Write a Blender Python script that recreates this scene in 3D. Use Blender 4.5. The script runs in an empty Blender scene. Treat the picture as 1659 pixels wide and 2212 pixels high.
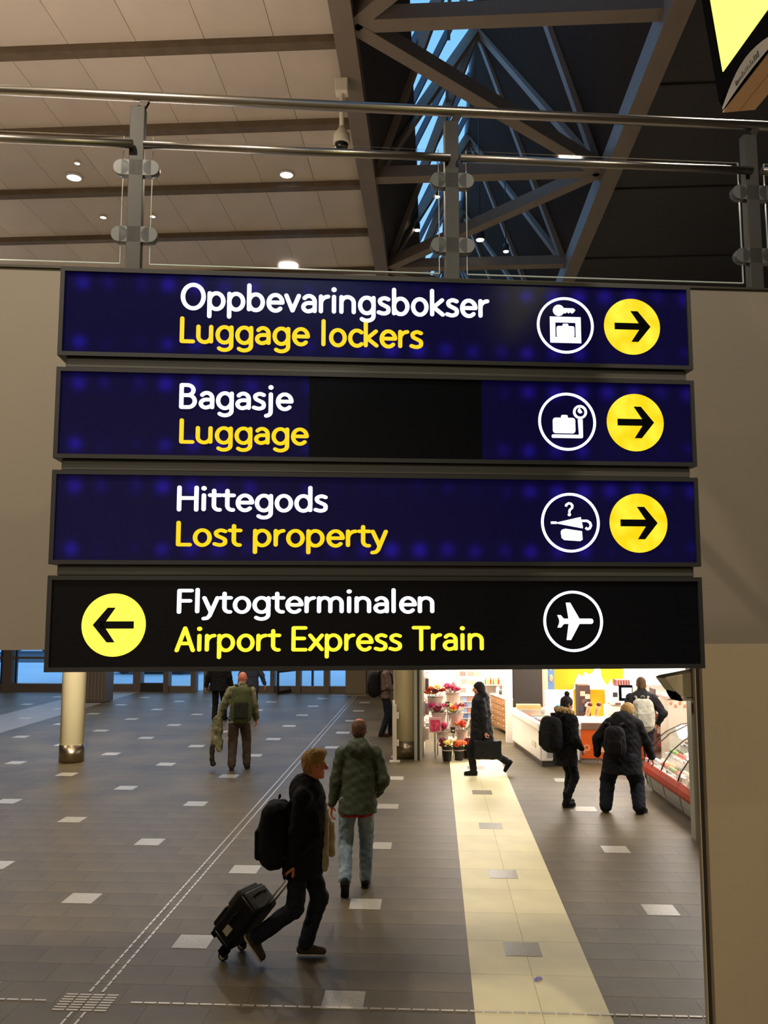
import bpy, math, random
import numpy as np
from mathutils import Vector, Matrix
random.seed(7); rng = np.random.default_rng(7)
S = bpy.context.scene; COL = S.collection
# ---------------------------------------------------------------- camera, sky, exposure, main lamps
F_PX, PCX, PCY, EYE = 1850.0, 829.5, 1106.0, 3.0
YAW, PIT = math.atan((937-PCX)/F_PX), math.atan((1308-PCY)/F_PX)
cd = bpy.data.cameras.new('camera'); cd.sensor_fit = 'HORIZONTAL'; cd.sensor_width = 36; cd.lens = F_PX/1659*36
cd.clip_end = 600
cam = bpy.data.objects.new('camera', cd); COL.objects.link(cam)
cam.location = (0, 0, EYE); cam.rotation_euler = (math.pi/2+PIT, 0, YAW); S.camera = cam
S.view_settings.view_transform = 'Standard'; S.view_settings.look = 'None'
S.view_settings.exposure = 0.0; S.view_settings.gamma = 1.0; S.view_settings.use_curve_mapping = False

def lin(r, g, b):
    f = lambda v: (v/255/12.92) if v/255 <= .04045 else ((v/255+.055)/1.055)**2.4
    return (f(r), f(g), f(b))
w = bpy.data.worlds.new('sky'); S.world = w; w.use_nodes = True
nt = w.node_tree; bg = nt.nodes['Background']
tc = nt.nodes.new('ShaderNodeTexCoord'); sp = nt.nodes.new('ShaderNodeSeparateXYZ'); cr = nt.nodes.new('ShaderNodeValToRGB')
nt.links.new(tc.outputs['Generated'], sp.inputs[0]); nt.links.new(sp.outputs[2], cr.inputs[0]); nt.links.new(cr.outputs[0], bg.inputs[0])
cr.color_ramp.elements[0].position = 0.0; cr.color_ramp.elements[0].color = (.30, .50, .85, 1)
cr.color_ramp.elements[1].position = 0.6; cr.color_ramp.elements[1].color = (.13, .34, .62, 1)
bg.inputs[1].default_value = 2.1

def lamp(name, kind, loc, power, color, size=.3, rot=(0, 0, 0), sizey=None, parent=None, spot=None):
    l = bpy.data.lights.new(name, kind); l.energy = power; l.color = color
    if kind == 'AREA':
        l.size = size
        if sizey: l.shape = 'RECTANGLE'; l.size_y = sizey
        else: l.shape = 'DISK'
        if spot: l.spread = math.radians(spot)
    else:
        l.shadow_soft_size = size
        if kind == 'SPOT': l.spot_size = math.radians(spot or 120); l.spot_blend = .6
    o = bpy.data.objects.new(name, l); COL.objects.link(o); o.location = loc; o.rotation_euler = rot
    if parent: o.parent = parent
    return o
WARM = (1, .85, .68); SOFT = (1, .86, .72)
PI = math.pi
K_DOWN, K_UP, K_SHOP = 1.68, .72, .92
# linear lamps added out of sight to brighten the ceiling (their housings are built with the ceiling)
FILL_UPLIGHTS = [(-6.2, 6.2, 5.5, 95), (-9.4, 12.5, 6.6, 45), (-6.5, 17.5, 6.6, 16), (-5.5, 23, 6.6, 20), (-3.0, 6.7, 5.5, 55)]
for x, y, z, e in FILL_UPLIGHTS:
    lamp('uplight_lamp', 'AREA', (x, y, z), e*K_UP, (1, .83, .70), 2.4, (PI, 0, 0), .25)
DOWNLIGHTS = [(-7, 1, 140), (-3, 1.5, 210), (3.2, 1.0, 170), (-5, 6.5, 140), (-8, 9, 110), (-12.5, 14, 70),
              (-9.5, 17.5, 60), (-4.5, 19.2, 80), (-6.7, 15.35, 50), (-12, 22, 45), (-7, 23, 45), (-2.5, 22, 80), (-9, 27.5, 40), (0, -3.5, 180), (-5, -4, 120), (3.6, 7.4, 60)]
for x, y, e in DOWNLIGHTS:
    lamp('downlight_lamp', 'AREA', (x, y, 8.86), e*K_DOWN, WARM, .34, (0, 0, 0), spot=150)

# ---------------------------------------------------------------- measuring helpers (pixel of the photo -> point in the place)
_fw = Vector((-math.sin(YAW)*math.cos(PIT), math.cos(YAW)*math.cos(PIT), math.sin(PIT)))
_rt = Vector((math.cos(YAW), math.sin(YAW), 0)); _up = _rt.cross(_fw)
def ray(px, py): return _fw + _rt*((px-PCX)/F_PX) - _up*((py-PCY)/F_PX)
def at(px, py, Y):
    d = ray(px, py); return Vector((0, 0, EYE)) + d*(Y/d.y)
def onz(px, py, z=0.0):
    d = ray(px, py); return Vector((0, 0, EYE)) + d*((z-EYE)/d.z)
TH = math.radians(8)      # the footbridge and its signs stand 8 degrees across the hall
U8 = Vector((math.cos(TH), math.sin(TH), 0)); N8 = Vector((-math.sin(TH), math.cos(TH), 0))
def pl(px, py, D):        # point of the plane parallel to the bridge through (0, D): (along, height)
    d = ray(px, py); t = N8.dot(Vector((0, D, 0)) - Vector((0, 0, EYE)))/N8.dot(d)
    P = Vector((0, 0, EYE)) + d*t; return U8.dot(P-Vector((0, D, 0))), P.z

# ---------------------------------------------------------------- materials
MATS = {}
def mat(name, rgb, rough=.6, metal=0, var=0.0, scale=8, bump=0.0, bscale=40, emis=None, es=0, coat=0, island=0.0, stretch=None, spec=.5, rgb2=None):
    if name in MATS: return MATS[name]
    m = bpy.data.materials.new(name); m.use_nodes = True; MATS[name] = m
    t = m.node_tree; b = t.nodes['Principled BSDF']; L = t.links.new
    col = lin(*rgb)
    b.inputs['Roughness'].default_value = rough; b.inputs['Metallic'].default_value = metal
    b.inputs['Specular IOR Level'].default_value = spec
    if coat: b.inputs['Coat Weight'].default_value = coat; b.inputs['Coat Roughness'].default_value = .08
    b.inputs['Base Color'].default_value = (*col, 1)
    if var or rgb2 or bump:
        tcn = t.nodes.new('ShaderNodeTexCoord'); mp = t.nodes.new('ShaderNodeMapping'); L(tcn.outputs['Object'], mp.inputs[0])
        if stretch: mp.inputs['Scale'].default_value = stretch
    if var or rgb2:
        n = t.nodes.new('ShaderNodeTexNoise'); n.inputs['Scale'].default_value = scale; n.inputs['Detail'].default_value = 4; L(mp.outputs[0], n.inputs[0])
        r = t.nodes.new('ShaderNodeValToRGB'); L(n.outputs['Fac'], r.inputs[0])
        c2 = lin(*rgb2) if rgb2 else tuple(min(1, v*(1+var)) for v in col)
        c1 = col if rgb2 else tuple(v*(1-var) for v in col)
        r.color_ramp.elements[0].position = .35; r.color_ramp.elements[1].position = .65
        r.color_ramp.elements[0].color = (*c1, 1); r.color_ramp.elements[1].color = (*c2, 1)
        out = r.outputs[0]
        if island:
            oi = t.nodes.new('ShaderNodeObjectInfo'); mr = t.nodes.new('ShaderNodeMapRange'); L(oi.outputs['Random'], mr.inputs[0])
            mr.inputs[3].default_value = 1-island; mr.inputs[4].default_value = 1+island
            mx = t.nodes.new('ShaderNodeVectorMath'); mx.operation = 'SCALE'; L(out, mx.inputs[0]); L(mr.outputs[0], mx.inputs['Scale']); out = mx.outputs[0]
        L(out, b.inputs['Base Color'])
    if bump:
        n2 = t.nodes.new('ShaderNodeTexNoise'); n2.inputs['Scale'].default_value = bscale; n2.inputs['Detail'].default_value = 3; L(mp.outputs[0], n2.inputs[0])
        bp = t.nodes.new('ShaderNodeBump'); bp.inputs['Strength'].default_value = bump; bp.inputs['Distance'].default_value = .01
        L(n2.outputs['Fac'], bp.inputs['Height']); L(bp.outputs[0], b.inputs['Normal'])
    if emis: b.inputs['Emission Color'].default_value = (*lin(*emis), 1); b.inputs['Emission Strength'].default_value = es
    return m
def glassmat(name, tint=(1, 1, 1), refl=1.0):
    m = bpy.data.materials.new(name); m.use_nodes = True; MATS[name] = m
    t = m.node_tree; t.nodes.clear(); L = t.links.new
    o = t.nodes.new('ShaderNodeOutputMaterial'); mx = t.nodes.new('ShaderNodeMixShader'); tr = t.nodes.new('ShaderNodeBsdfTransparent'); g = t.nodes.new('ShaderNodeBsdfGlossy')
    fr = t.nodes.new('ShaderNodeLayerWeight'); fr.inputs[0].default_value = .12
    mu = t.nodes.new('ShaderNodeMath'); mu.operation = 'MULTIPLY'; mu.inputs[1].default_value = refl; L(fr.outputs['Fresnel'], mu.inputs[0])
    g.inputs['Roughness'].default_value = .03; tr.inputs[0].default_value = (*tint, 1)
    L(mu.outputs[0], mx.inputs[0]); L(tr.outputs[0], mx.inputs[1]); L(g.outputs[0], mx.inputs[2]); L(mx.outputs[0], o.inputs[0])
    return m
GLASS = glassmat('clear_glass', (.97, .98, .98), .7); SKYGLASS = glassmat('roof_glass', (.95, .97, 1), .1); CASEGLASS = glassmat('case_glass', (.98, .99, .99), .22); GLASSEDGE = mat('glass_edge', (190, 205, 200), .15)

# ---------------------------------------------------------------- mesh helpers
class MB:
    def __init__(s): s.v = []; s.f = []; s.sm = []
    def add(s, vs, fs, smooth=False):
        o = len(s.v); s.v += [tuple(v) for v in vs]; s.f += [tuple(i+o for i in f) for f in fs]; s.sm += [smooth]*len(fs); return s
    def box(s, c, d, rot=None):
        hx, hy, hz = d[0]/2, d[1]/2, d[2]/2
        vs = [Vector((x*hx, y*hy, z*hz)) for x in (-1, 1) for y in (-1, 1) for z in (-1, 1)]
        if rot is not None: vs = [rot @ v for v in vs]
        c = Vector(c); return s.add([v+c for v in vs], [(0, 1, 3, 2), (4, 6, 7, 5), (0, 4, 5, 1), (2, 3, 7, 6), (0, 2, 6, 4), (1, 5, 7, 3)])
    def bb(s, a, b): return s.box([(a[i]+b[i])/2 for i in range(3)], [abs(b[i]-a[i]) for i in range(3)])
    def bar(s, a, b, wd, ht, up=(0, 0, 1)):     # rectangular bar from a to b
        a = Vector(a); b = Vector(b); y = (b-a).normalized(); u = Vector(up); x = y.cross(u)
        if x.length < 1e-4: x = y.cross(Vector((1, 0, 0)))
        x.normalize(); z = x.cross(y); R = Matrix((x, y, z)).transposed(); return s.box((a+b)/2, (wd, (b-a).length, ht), R)
    def tube(s, pts, r, n=12, cap=True):
        pts = [Vector(p) for p in pts]; rs = r if isinstance(r, (list, tuple)) else [r]*len(pts)
        o = []; up = None
        for i, p in enumerate(pts):
            t = ((pts[i+1] if i+1 < len(pts) else p)-(pts[i-1] if i else p)).normalized()
            if up is None: up = t.orthogonal().normalized()
            x = (up-t*up.dot(t)).normalized(); y = t.cross(x); up = x
            o += [p+(x*math.cos(a*2*PI/n)+y*math.sin(a*2*PI/n))*rs[i] for a in range(n)]
        fs = [(i*n+a, i*n+(a+1) % n, (i+1)*n+(a+1) % n, (i+1)*n+a) for i in range(len(pts)-1) for a in range(n)]
        s.add(o, fs, True)
        if cap: k = len(s.v)-len(o); s.f += [tuple(k+a for a in range(n))[::-1], tuple(k+len(o)-n+a for a in range(n))]; s.sm += [False]*2
        return s
    def lathe(s, prof, c=(0, 0, 0), n=20):     # prof [(r,z)]
        c = Vector(c); vs = [c+Vector((r*math.cos(a*2*PI/n), r*math.sin(a*2*PI/n), z)) for r, z in prof for a in range(n)]
        fs = [(i*n+a, i*n+(a+1) % n, (i+1)*n+(a+1) % n, (i+1)*n+a) for i in range(len(prof)-1) for a in range(n)]
        s.add(vs, fs, True); k = len(s.v)-len(vs); s.f += [tuple(k+a for a in range(n))[::-1], tuple(k+len(vs)-n+a for a in range(n))]; s.sm += [False]*2; return s
    def prism(s, poly, y0, y1, M=None):        # polygon in x,z extruded along y
        n = len(poly); vs = [Vector((x, y0, z)) for x, z in poly]+[Vector((x, y1, z)) for x, z in poly]
        if M is not None: vs = [M @ v for v in vs]
        return s.add(vs, [tuple(range(n))[::-1], tuple(range(n, 2*n))]+[(i, (i+1) % n, n+(i+1) % n, n+i) for i in range(n)])
    def ball(s, c, r, n=10, m=7):
        r = r if isinstance(r, (list, tuple)) else (r, r, r); c = Vector(c); vs = []
        for j in range(m+1):
            t = PI*j/m
            vs += [c+Vector((r[0]*math.sin(t)*math.cos(a*2*PI/n), r[1]*math.sin(t)*math.sin(a*2*PI/n), r[2]*math.cos(t))) for a in range(n)]
        return s.add(vs, [(i*n+a, (i+1)*n+a, (i+1)*n+(a+1) % n, i*n+(a+1) % n) for i in range(m) for a in range(n)], True)
def mesh_of(name, mb, m):
    me = bpy.data.meshes.new(name); me.from_pydata(mb.v, [], mb.f); me.polygons.foreach_set('use_smooth', mb.sm)
    me.materials.append(m); me.validate(); me.update(); return me
def tag(o, label=None, cat=None, group=None, kind=None):
    if label: o['label'] = label
    if cat: o['category'] = cat
    if group: o['group'] = group
    if kind: o['kind'] = kind
    return o
def obj(name, mb, m, parent=None, label=None, cat=None, group=None, kind=None, bevel=0, loc=None, rz=0):
    me = mb if isinstance(mb, bpy.types.Mesh) else mesh_of(name, mb, m)
    o = bpy.data.objects.new(name, me); COL.objects.link(o)
    if parent: o.parent = parent
    if loc is not None: o.location = loc
    if rz: o.rotation_euler = (0, 0, rz)
    if bevel:
        b = o.modifiers.new('b', 'BEVEL'); b.width = bevel; b.segments = 2; b.limit_method = 'ANGLE'
    return tag(o, label, cat, group, kind)
def empty(name, loc, label, cat, group=None, rz=0, kind=None):
    o = bpy.data.objects.new(name, None); COL.objects.link(o); o.location = loc; o.rotation_euler = (0, 0, rz); o.empty_display_size = .1
    return tag(o, label, cat, group, kind)
def copy_tree(o, parent=None):
    c = o.copy(); COL.objects.link(c); c.parent = parent
    for ch in list(o.children): copy_tree(ch, c)
    return c

# ---------------------------------------------------------------- signed-distance sculpting (people, bags, cloth)
class SDF:
    def __init__(s): s.P = []
    def cap(s, a, b, ra, rb=None, k=.02, sq=None, op='u'): s.P.append(('cap', np.array(a, float), np.array(b, float), ra, rb if rb is not None else ra, k, sq, op)); return s
    def ell(s, c, r, k=.02, rot=None, op='u'): s.P.append(('ell', np.array(c, float), np.array(r, float), k, rot, op)); return s
    def box(s, c, h, rd=.02, k=.01, rot=None, op='u'): s.P.append(('box', np.array(c, float), np.array(h, float), rd, k, rot, op)); return s
    def below(s, z, slope=0): s.P.append(('below', z, slope)); return s
    def noise(s, amp, fr, seed=0, zs=1): s.P.append(('noise', amp, fr, seed, zs)); return s
    def mesh(s, h):
        lo = np.full(3, 1e9); hi = -lo
        for p in s.P:
            if p[-1] == 'sub': continue
            if p[0] == 'cap':
                r = max(p[3], p[4])*1.35; lo = np.minimum(lo, np.minimum(p[1], p[2])-r); hi = np.maximum(hi, np.maximum(p[1], p[2])+r)
            elif p[0] in ('ell', 'box'):
                r = p[2] if (p[4 if p[0] == 'ell' else 5] is None) else np.full(3, np.linalg.norm(p[2]) if p[0] == 'box' else p[2].max())
                lo = np.minimum(lo, p[1]-r); hi = np.maximum(hi, p[1]+r)
        lo -= 3*h+.012; hi += 3*h+.012; n = np.ceil((hi-lo)/h).astype(int)+1
        ax = [lo[i]+h*np.arange(n[i]) for i in range(3)]; D = np.full(n, .5, np.float32)
        def sub(c, r):
            a = np.clip(np.floor((c-r-lo)/h).astype(int), 0, n); b = np.clip(np.ceil((c+r-lo)/h).astype(int)+1, 0, n)
            return tuple(slice(a[i], max(b[i], a[i])) for i in range(3))
        for p in s.P:
            if p[0] == 'below':
                zz = ax[2][None, None, :]; yy = ax[1][None, :, None]; D = np.maximum(D, (p[1]+p[2]*yy-zz).astype(np.float32)); continue
            if p[0] == 'noise':
                X, Y, Z = ax[0][:, None, None], ax[1][None, :, None], ax[2][None, None, :]*p[4]; f = p[2]; q = p[3]
                D = (D+p[1]*(np.sin(f*X+1.7*np.sin(f*.7*Z+q)+q)*np.sin(f*1.1*Y+q*2+1.3*np.sin(f*.6*X))+.6*np.sin(f*1.9*Z+2.1*np.sin(f*.8*Y+q)+f*.5*X)*np.sin(f*1.6*X+q))).astype(np.float32); continue
            if p[0] == 'cap': c = (p[1]+p[2])/2; r = np.abs(p[2]-p[1])/2+max(p[3], p[4])*1.35+.06; k = p[5]; op = p[7]
            elif p[0] == 'ell': c = p[1]; r = (p[2] if p[4] is None else np.full(3, p[2].max()))+.06; k = p[3]; op = p[5]
            else: c = p[1]; r = (p[2] if p[5] is None else np.full(3, np.linalg.norm(p[2])))+.06; k = p[4]; op = p[6]
            sl = sub(c, r); x = ax[0][sl[0]][:, None, None]; y = ax[1][sl[1]][None, :, None]; z = ax[2][sl[2]][None, None, :]
            if min(len(ax[i][sl[i]]) for i in range(3)) == 0: continue
            if p[0] == 'cap':
                a, b = p[1], p[2]; d = b-a; L2 = max(d@d, 1e-9); px, py, pz = x-a[0], y-a[1], z-a[2]
                t = np.clip((px*d[0]+py*d[1]+pz*d[2])/L2, 0, 1)
                qx, qy, qz = px-t*d[0], py-t*d[1], pz-t*d[2]
                if p[6] is not None:
                    nx, fct = np.array(p[6][0]), p[6][1]; dn = (qx*nx[0]+qy*nx[1]+qz*nx[2])*(1/fct-1); qx, qy, qz = qx+dn*nx[0], qy+dn*nx[1], qz+dn*nx[2]
                v = np.sqrt(qx*qx+qy*qy+qz*qz)-(p[3]+(p[4]-p[3])*t)
            else:
                rot = p[4] if p[0] == 'ell' else p[5]; X, Y, Z = x-c[0], y-c[1], z-c[2]
                if rot is not None: R = np.array(rot).T; X, Y, Z = [R[i, 0]*X+R[i, 1]*Y+R[i, 2]*Z for i in range(3)]
                if p[0] == 'ell':
                    k0 = np.sqrt((X/p[2][0])**2+(Y/p[2][1])**2+(Z/p[2][2])**2); k1 = np.sqrt((X/p[2][0]**2)**2+(Y/p[2][1]**2)**2+(Z/p[2][2]**2)**2)+1e-9; v = k0*(k0-1)/k1
                else:
                    rd = p[3]; qx, qy, qz = np.abs(X)-p[2][0]+rd, np.abs(Y)-p[2][1]+rd, np.abs(Z)-p[2][2]+rd
                    v = np.sqrt(np.maximum(qx, 0)**2+np.maximum(qy, 0)**2+np.maximum(qz, 0)**2)+np.minimum(np.maximum(np.maximum(qx, qy), qz), 0)-rd
            E_ = D[sl]
            if op == 'sub': v = -v; hh = np.clip(.5-.5*(E_-v)/k, 0, 1); D[sl] = E_+(v-E_)*hh+k*hh*(1-hh)
            else: hh = np.clip(.5+.5*(v-E_)/k, 0, 1); D[sl] = v+(E_-v)*hh-k*hh*(1-hh)
        I = D < 0; cc = np.zeros(n-1, np.int8)
        for i in (0, 1):
            for j in (0, 1):
                for q in (0, 1): cc += I[i:n[0]-1+i, j:n[1]-1+j, q:n[2]-1+q]
        act = (cc > 0) & (cc < 8); idx = np.argwhere(act); vid = np.full(n-1, -1, np.int64); vid[act] = np.arange(len(idx))
        acc = np.zeros((len(idx), 3)); cnt = np.zeros(len(idx))
        off = [(i, j, q) for i in (0, 1) for j in (0, 1) for q in (0, 1)]; val = {o: D[idx[:, 0]+o[0], idx[:, 1]+o[1], idx[:, 2]+o[2]] for o in off}
        for o in off:
            for a in range(3):
                if o[a] == 0:
                    o2 = list(o); o2[a] = 1; o2 = tuple(o2); A, B = val[o], val[o2]; m = (A < 0) != (B < 0)
                    t = np.where(m, A/np.where(m, A-B, 1), 0); pt = np.array(o, float)[None]+np.eye(3)[a][None]*t[:, None]
                    acc[m] += pt[m]; cnt[m] += 1
        V = lo+h*(idx+acc/cnt[:, None]); Fs = []
        for a in range(3):
            b, c = (a+1) % 3, (a+2) % 3
            A = np.take(I, range(n[a]-1), a); B = np.take(I, range(1, n[a]), a); e = np.argwhere(A != B)
            e = e[(e[:, b] > 0) & (e[:, c] > 0) & (e[:, b] < n[b]-1) & (e[:, c] < n[c]-1)]
            q = []
            for db, dc in ((1, 1), (0, 1), (0, 0), (1, 0)):
                g = e.copy(); g[:, b] -= db; g[:, c] -= dc; q.append(vid[g[:, 0], g[:, 1], g[:, 2]])
            q = np.stack(q, 1); fl = A[e[:, 0], e[:, 1], e[:, 2]]; q[~fl] = q[~fl][:, ::-1]; Fs.append(q)
        return V, np.concatenate(Fs)
def sdf_obj(name, fields, m, parent, label=None, cat=None):
    """fields: list of (SDF, voxel) joined in one mesh"""
    Vs, Fs, o = [], [], 0
    for f, h in fields:
        V, F = f.mesh(h); Vs.append(V); Fs.append(F+o); o += len(V)
    V = np.concatenate(Vs); F = np.concatenate(Fs); me = bpy.data.meshes.new(name)
    me.vertices.add(len(V)); me.vertices.foreach_set('co', V.astype(np.float32).ravel())
    me.loops.add(len(F)*4); me.loops.foreach_set('vertex_index', F.astype(np.int32).ravel())
    me.polygons.add(len(F)); me.polygons.foreach_set('loop_start', np.arange(len(F), dtype=np.int32)*4); me.polygons.foreach_set('loop_total', np.full(len(F), 4, np.int32))
    me.polygons.foreach_set('use_smooth', np.ones(len(F), bool)); me.materials.append(m); me.update(calc_edges=True); me.validate()
    return obj(name, me, None, parent, label, cat)

# ================================================================ STRUCTURE
SLATE = mat('slate', (90, 79, 55), .47, var=.18, scale=1.3, bump=.12, bscale=30, island=.08, spec=.35)
SLATE2 = mat('slate_run', (90, 79, 55), .47, var=.26, scale=.9, bump=.12, bscale=30, spec=.35)
PALE = mat('pale_stone', (228, 219, 172), .5, var=.06, scale=2, bump=.05, bscale=60, island=.03)
GRANITE = mat('granite', (170, 165, 150), .35, var=.25, scale=90, island=.06)
GRANITE2 = mat('granite_dark', (134, 128, 106), .35, var=.25, scale=90)
GROUT = mat('grout', (112, 106, 98), .8)
STEEL = mat('steel_bar', (200, 194, 182), .3, .35)
fl = MB()
fl.bb((-20, -8, -.3), (14, 6, 0)); fl.bb((-20, 20, -.3), (14, 30.6, 0)); fl.bb((-20, 6, -.3), (-14, 20, 0)); fl.bb((6, 6, -.3), (14, 20, 0)); fl.bb((-14, 6, -.3), (6, 20, -.0015))
floor = obj('floor', fl, mat('slate_plain', (90, 79, 55), .47, var=.22, scale=.9, bump=.1, bscale=30, spec=.35), kind='structure')
TW, TD, X0, Y0 = 1.465/3, 1.06/3, -.71, 6.89
unit = {}
def slab(wd, dp, m, key, h=.0015):
    k = (round(wd, 3), round(dp, 3), key)
    if k not in unit: unit[k] = mesh_of('floor_tile', MB().box((0, 0, -h/2), (wd-.003, dp-.003, h)), m)
    return unit[k]
tiles = []
rows = range(int((6-Y0)/TD)-1, int((20-Y0)/TD)+1)
for r in rows:
    yc = Y0+r*TD
    if yc-TD/2 < 6 or yc+TD/2 > 20: continue
    sh = 0 if r % 2 == 0 else TW/2
    for seg0, seg1 in ((-10.28, .28), (1.28, 6.0), (-14, -11.95)):
        k0 = math.floor((seg0-X0-sh)/TW)-1
        for k in range(k0, k0+60):
            a, b = X0+sh+(k-.5)*TW, X0+sh+(k+.5)*TW; a, b = max(a, seg0), min(b, seg1)
            if b-a > .02: tiles.append(((a+b)/2, yc, b-a, TD, 'slate'))
for k in range(20):
    yc = Y0+TD*(k*2-2)+TD/2
    if 6 < yc-TD and yc+TD < 20.2:
        for a in (.28, .78): tiles.append((a+.25, yc, .5, min(TD*2, 40), 'pale'))
        for a in (-11.95, -11.1): tiles.append((a+.42, yc, .84, TD*2, 'grey'))
def inview(x, y):
    v = Vector((x, y, 0))-Vector((0, 0, EYE)); z = v.dot(_fw); px = PCX+F_PX*v.dot(_rt)/z; py = PCY-F_PX*v.dot(_up)/z
    return -40 < px < 1545 and py < 2240
tiles.sort(key=lambda t: (not inview(t[0], t[1]), t[1]))
rest = {'slate': MB(), 'pale': MB(), 'grey': MB()}; GREYS = mat('grey_strip', (142, 140, 138), .45, var=.06, scale=2)
for i, (x, y, a, b, kd) in enumerate(tiles):
    if i < 290:
        o = bpy.data.objects.new('floor_tile', slab(a, b, {'pale': PALE, 'grey': GREYS}.get(kd, SLATE), kd)); COL.objects.link(o); o.parent = floor; o.location = (x, y, 0)
    else: rest[kd].box((x, y, -.00075), (a-.003, b-.003, .0015))
obj('floor_tile_field', rest['slate'], SLATE2, floor, kind='stuff'); obj('pale_tile_run', rest['pale'], mat('pale_run', (228, 219, 172), .5, var=.06, scale=2), floor, kind='stuff')
obj('grey_tile_run', rest['grey'], GREYS, floor, kind='stuff'); obj('grey_strip', MB().bb((-11.95, 20, 0), (-10.28, 29.9, .001)), GREYS, floor)
pf = MB(); pf.bb((.28, 19.6, 0), (1.28, 20.2, .001)); obj('pale_strip', pf, MATS['pale_run'], floor)
im = {True: mesh_of('paving_inlay', MB().box((0, 0, .0012), (.315, .305, .0026)), GRANITE), False: mesh_of('paving_inlay', MB().box((0, 0, .0012), (.315, .305, .0026)), GRANITE2)}
for k in range(-8, 3):
    for j in range(0, 12):
        x = X0+1.465*k; y = Y0+2.12*j+(1.06 if k % 2 else 0)
        if y > 29 or x < -13.5 or x > 3 or (k == 1 and y > 17): continue
        if k == -7 and y < 15: continue
        o = bpy.data.objects.new('paving_inlay', im[k != 1]); COL.objects.link(o); o.parent = floor; o.location = (x, y, 0)
barx = mesh_of('tactile_bar', MB().box((0, 0, .0025), (.092, .022, .005)), STEEL); bary = mesh_of('tactile_bar', MB().box((0, 0, .0025), (.020, .09, .005)), STEEL)
def put(me, x, y, name='tactile_bar'):
    o = bpy.data.objects.new(name, me); COL.objects.link(o); o.parent = floor; o.location = (x, y, 0)
for i in range(66):
    x = -4.2+i*.107
    if not (-2.92 < x < -2.38): put(barx, x, 6.745+ (x+3.3)*.004)
for i in range(6):
    for x in (-2.60, -2.70): put(bary, x, 6.53-i*.107)
for r in range(7):
    for c in range(4): put(barx, -2.82+c*.107, 6.605+r*.042)
far = MB(); n = 0
for i in range(208):
    y = 6.95+i*.107
    for x in (-2.60, -2.70):
        if i < 92: put(bary, x, y)
        else: far.box((x, y, .0025), (.020, .09, .005))
for c in range(11): far.box((-3.4+c*.107, 29.15, .0025), (.09, .1, .005))
obj('tactile_bar_run', far, STEEL, floor, kind='stuff')

# ---- roof: pale panelled ceiling on the left, well with ridge light in the middle, dark ceiling on the right
ZC = 9.0; XL, XR, XT, ZT, XA, ZA = -.90, 2.44, .76, 12.43, -.33, 10.2
WHITEP = mat('ceiling_panel_paint', (212, 198, 182), .55, var=.04, scale=1.5, island=.045)
WOOD = mat('ceiling_rail_wood', (108, 92, 70), .6, var=.12, scale=6)
DARKP = mat('dark_panel', (54, 50, 49), .6, var=.08, scale=2)
cl = MB(); cl.bb((-20, -8, ZC+.03), (XL, 31, ZC+.2)); ceiling = obj('ceiling', cl, mat('ceiling_backing', (205, 190, 172), .8), kind='structure')
YJ0, YJD = 8.45, 1.56
pm = {}
xs = [XL-.02-i*.74 for i in range(27)]
for j in range(-2, 14):
    ya = YJ0+YJD*j+.07; yb = YJ0+YJD*(j+1)-.07; nd = 0
    for i, x in enumerate(xs[:-1]):
        a, b = xs[i+1]+.003, x-.003
        if a < -11.5 or j > 8: continue
        me = pm.setdefault('p', mesh_of('ceiling_panel', MB().box((0, 0, 0), (b-a, yb-ya, .04)), WHITEP))
        o = bpy.data.objects.new('ceiling_panel', me); COL.objects.link(o); o.parent = ceiling; o.location = ((a+b)/2, (ya+yb)/2, ZC+.01)
    rm = pm.setdefault('r', mesh_of('ceiling_rail', MB().box((0, 0, 0), (19.0, .135, .14)), WOOD))
    o = bpy.data.objects.new('ceiling_rail', rm); COL.objects.link(o); o.parent = ceiling; o.location = (XL-9.5, YJ0+YJD*j, ZC-.02)
fr = MB(); fr.bb((-20, YJ0+9*YJD, ZC-.01), (XL, 31, ZC+.04)); fr.bb((-20, 5.9, ZC-.01), (-11.4, 24, ZC+.035)); fr.bb((-20, -8, ZC-.01), (XL, YJ0-2*YJD, ZC+.04)); obj('ceiling_plate', fr, WHITEP, ceiling)
c2 = MB(); c2.bb((XR, -8, ZC), (14, 31, ZC+.2)); c2o = obj('ceiling', c2, DARKP, kind='structure')
for k in range(12):
    obj('ceiling_seam', MB().box((8.2, 2+k*2.5, ZC-.012), (11.6, .05, .024)), mat('seam', (52, 49, 47), .7), c2o)
# well: right slope with purlins, left lower slope, far end
sl = MB()
def quadslab(mb, p, th):
    a, b, c, d = [Vector(v) for v in p]; nrm = (b-a).cross(d-a).normalized()*th; mb.add([a, b, c, d, a+nrm, b+nrm, c+nrm, d+nrm], [(0, 1, 2, 3), (7, 6, 5, 4), (0, 4, 5, 1), (1, 5, 6, 2), (2, 6, 7, 3), (3, 7, 4, 0)])
quadslab(sl, ((XR, -8, ZC), (XR, 31, ZC), (XT, 31, ZT), (XT, -8, ZT)), -.1); WELLD = mat('well_black', (58, 48, 40), .9, spec=.05); well = obj('ceiling', sl, WELLD, kind='structure')
for k in range(14):
    y = 2.5+k*2.07; d = Vector((XT-XR, 0, ZT-ZC)); obj('purlin', MB().bar(Vector((XR, y, ZC))+d*.02+Vector((-.03, 0, -.02)), Vector((XR, y, ZC))+d*.98+Vector((-.03, 0, -.02)), .09, .08), mat('purlin_dark', (36, 33, 30), .9), well)
sl = MB(); quadslab(sl, ((XL, -8, ZC), (XL, 31, ZC), (XA, 31, ZA), (XA, -8, ZA)), .1); obj('ceiling', sl, DARKP, kind='structure')
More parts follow.
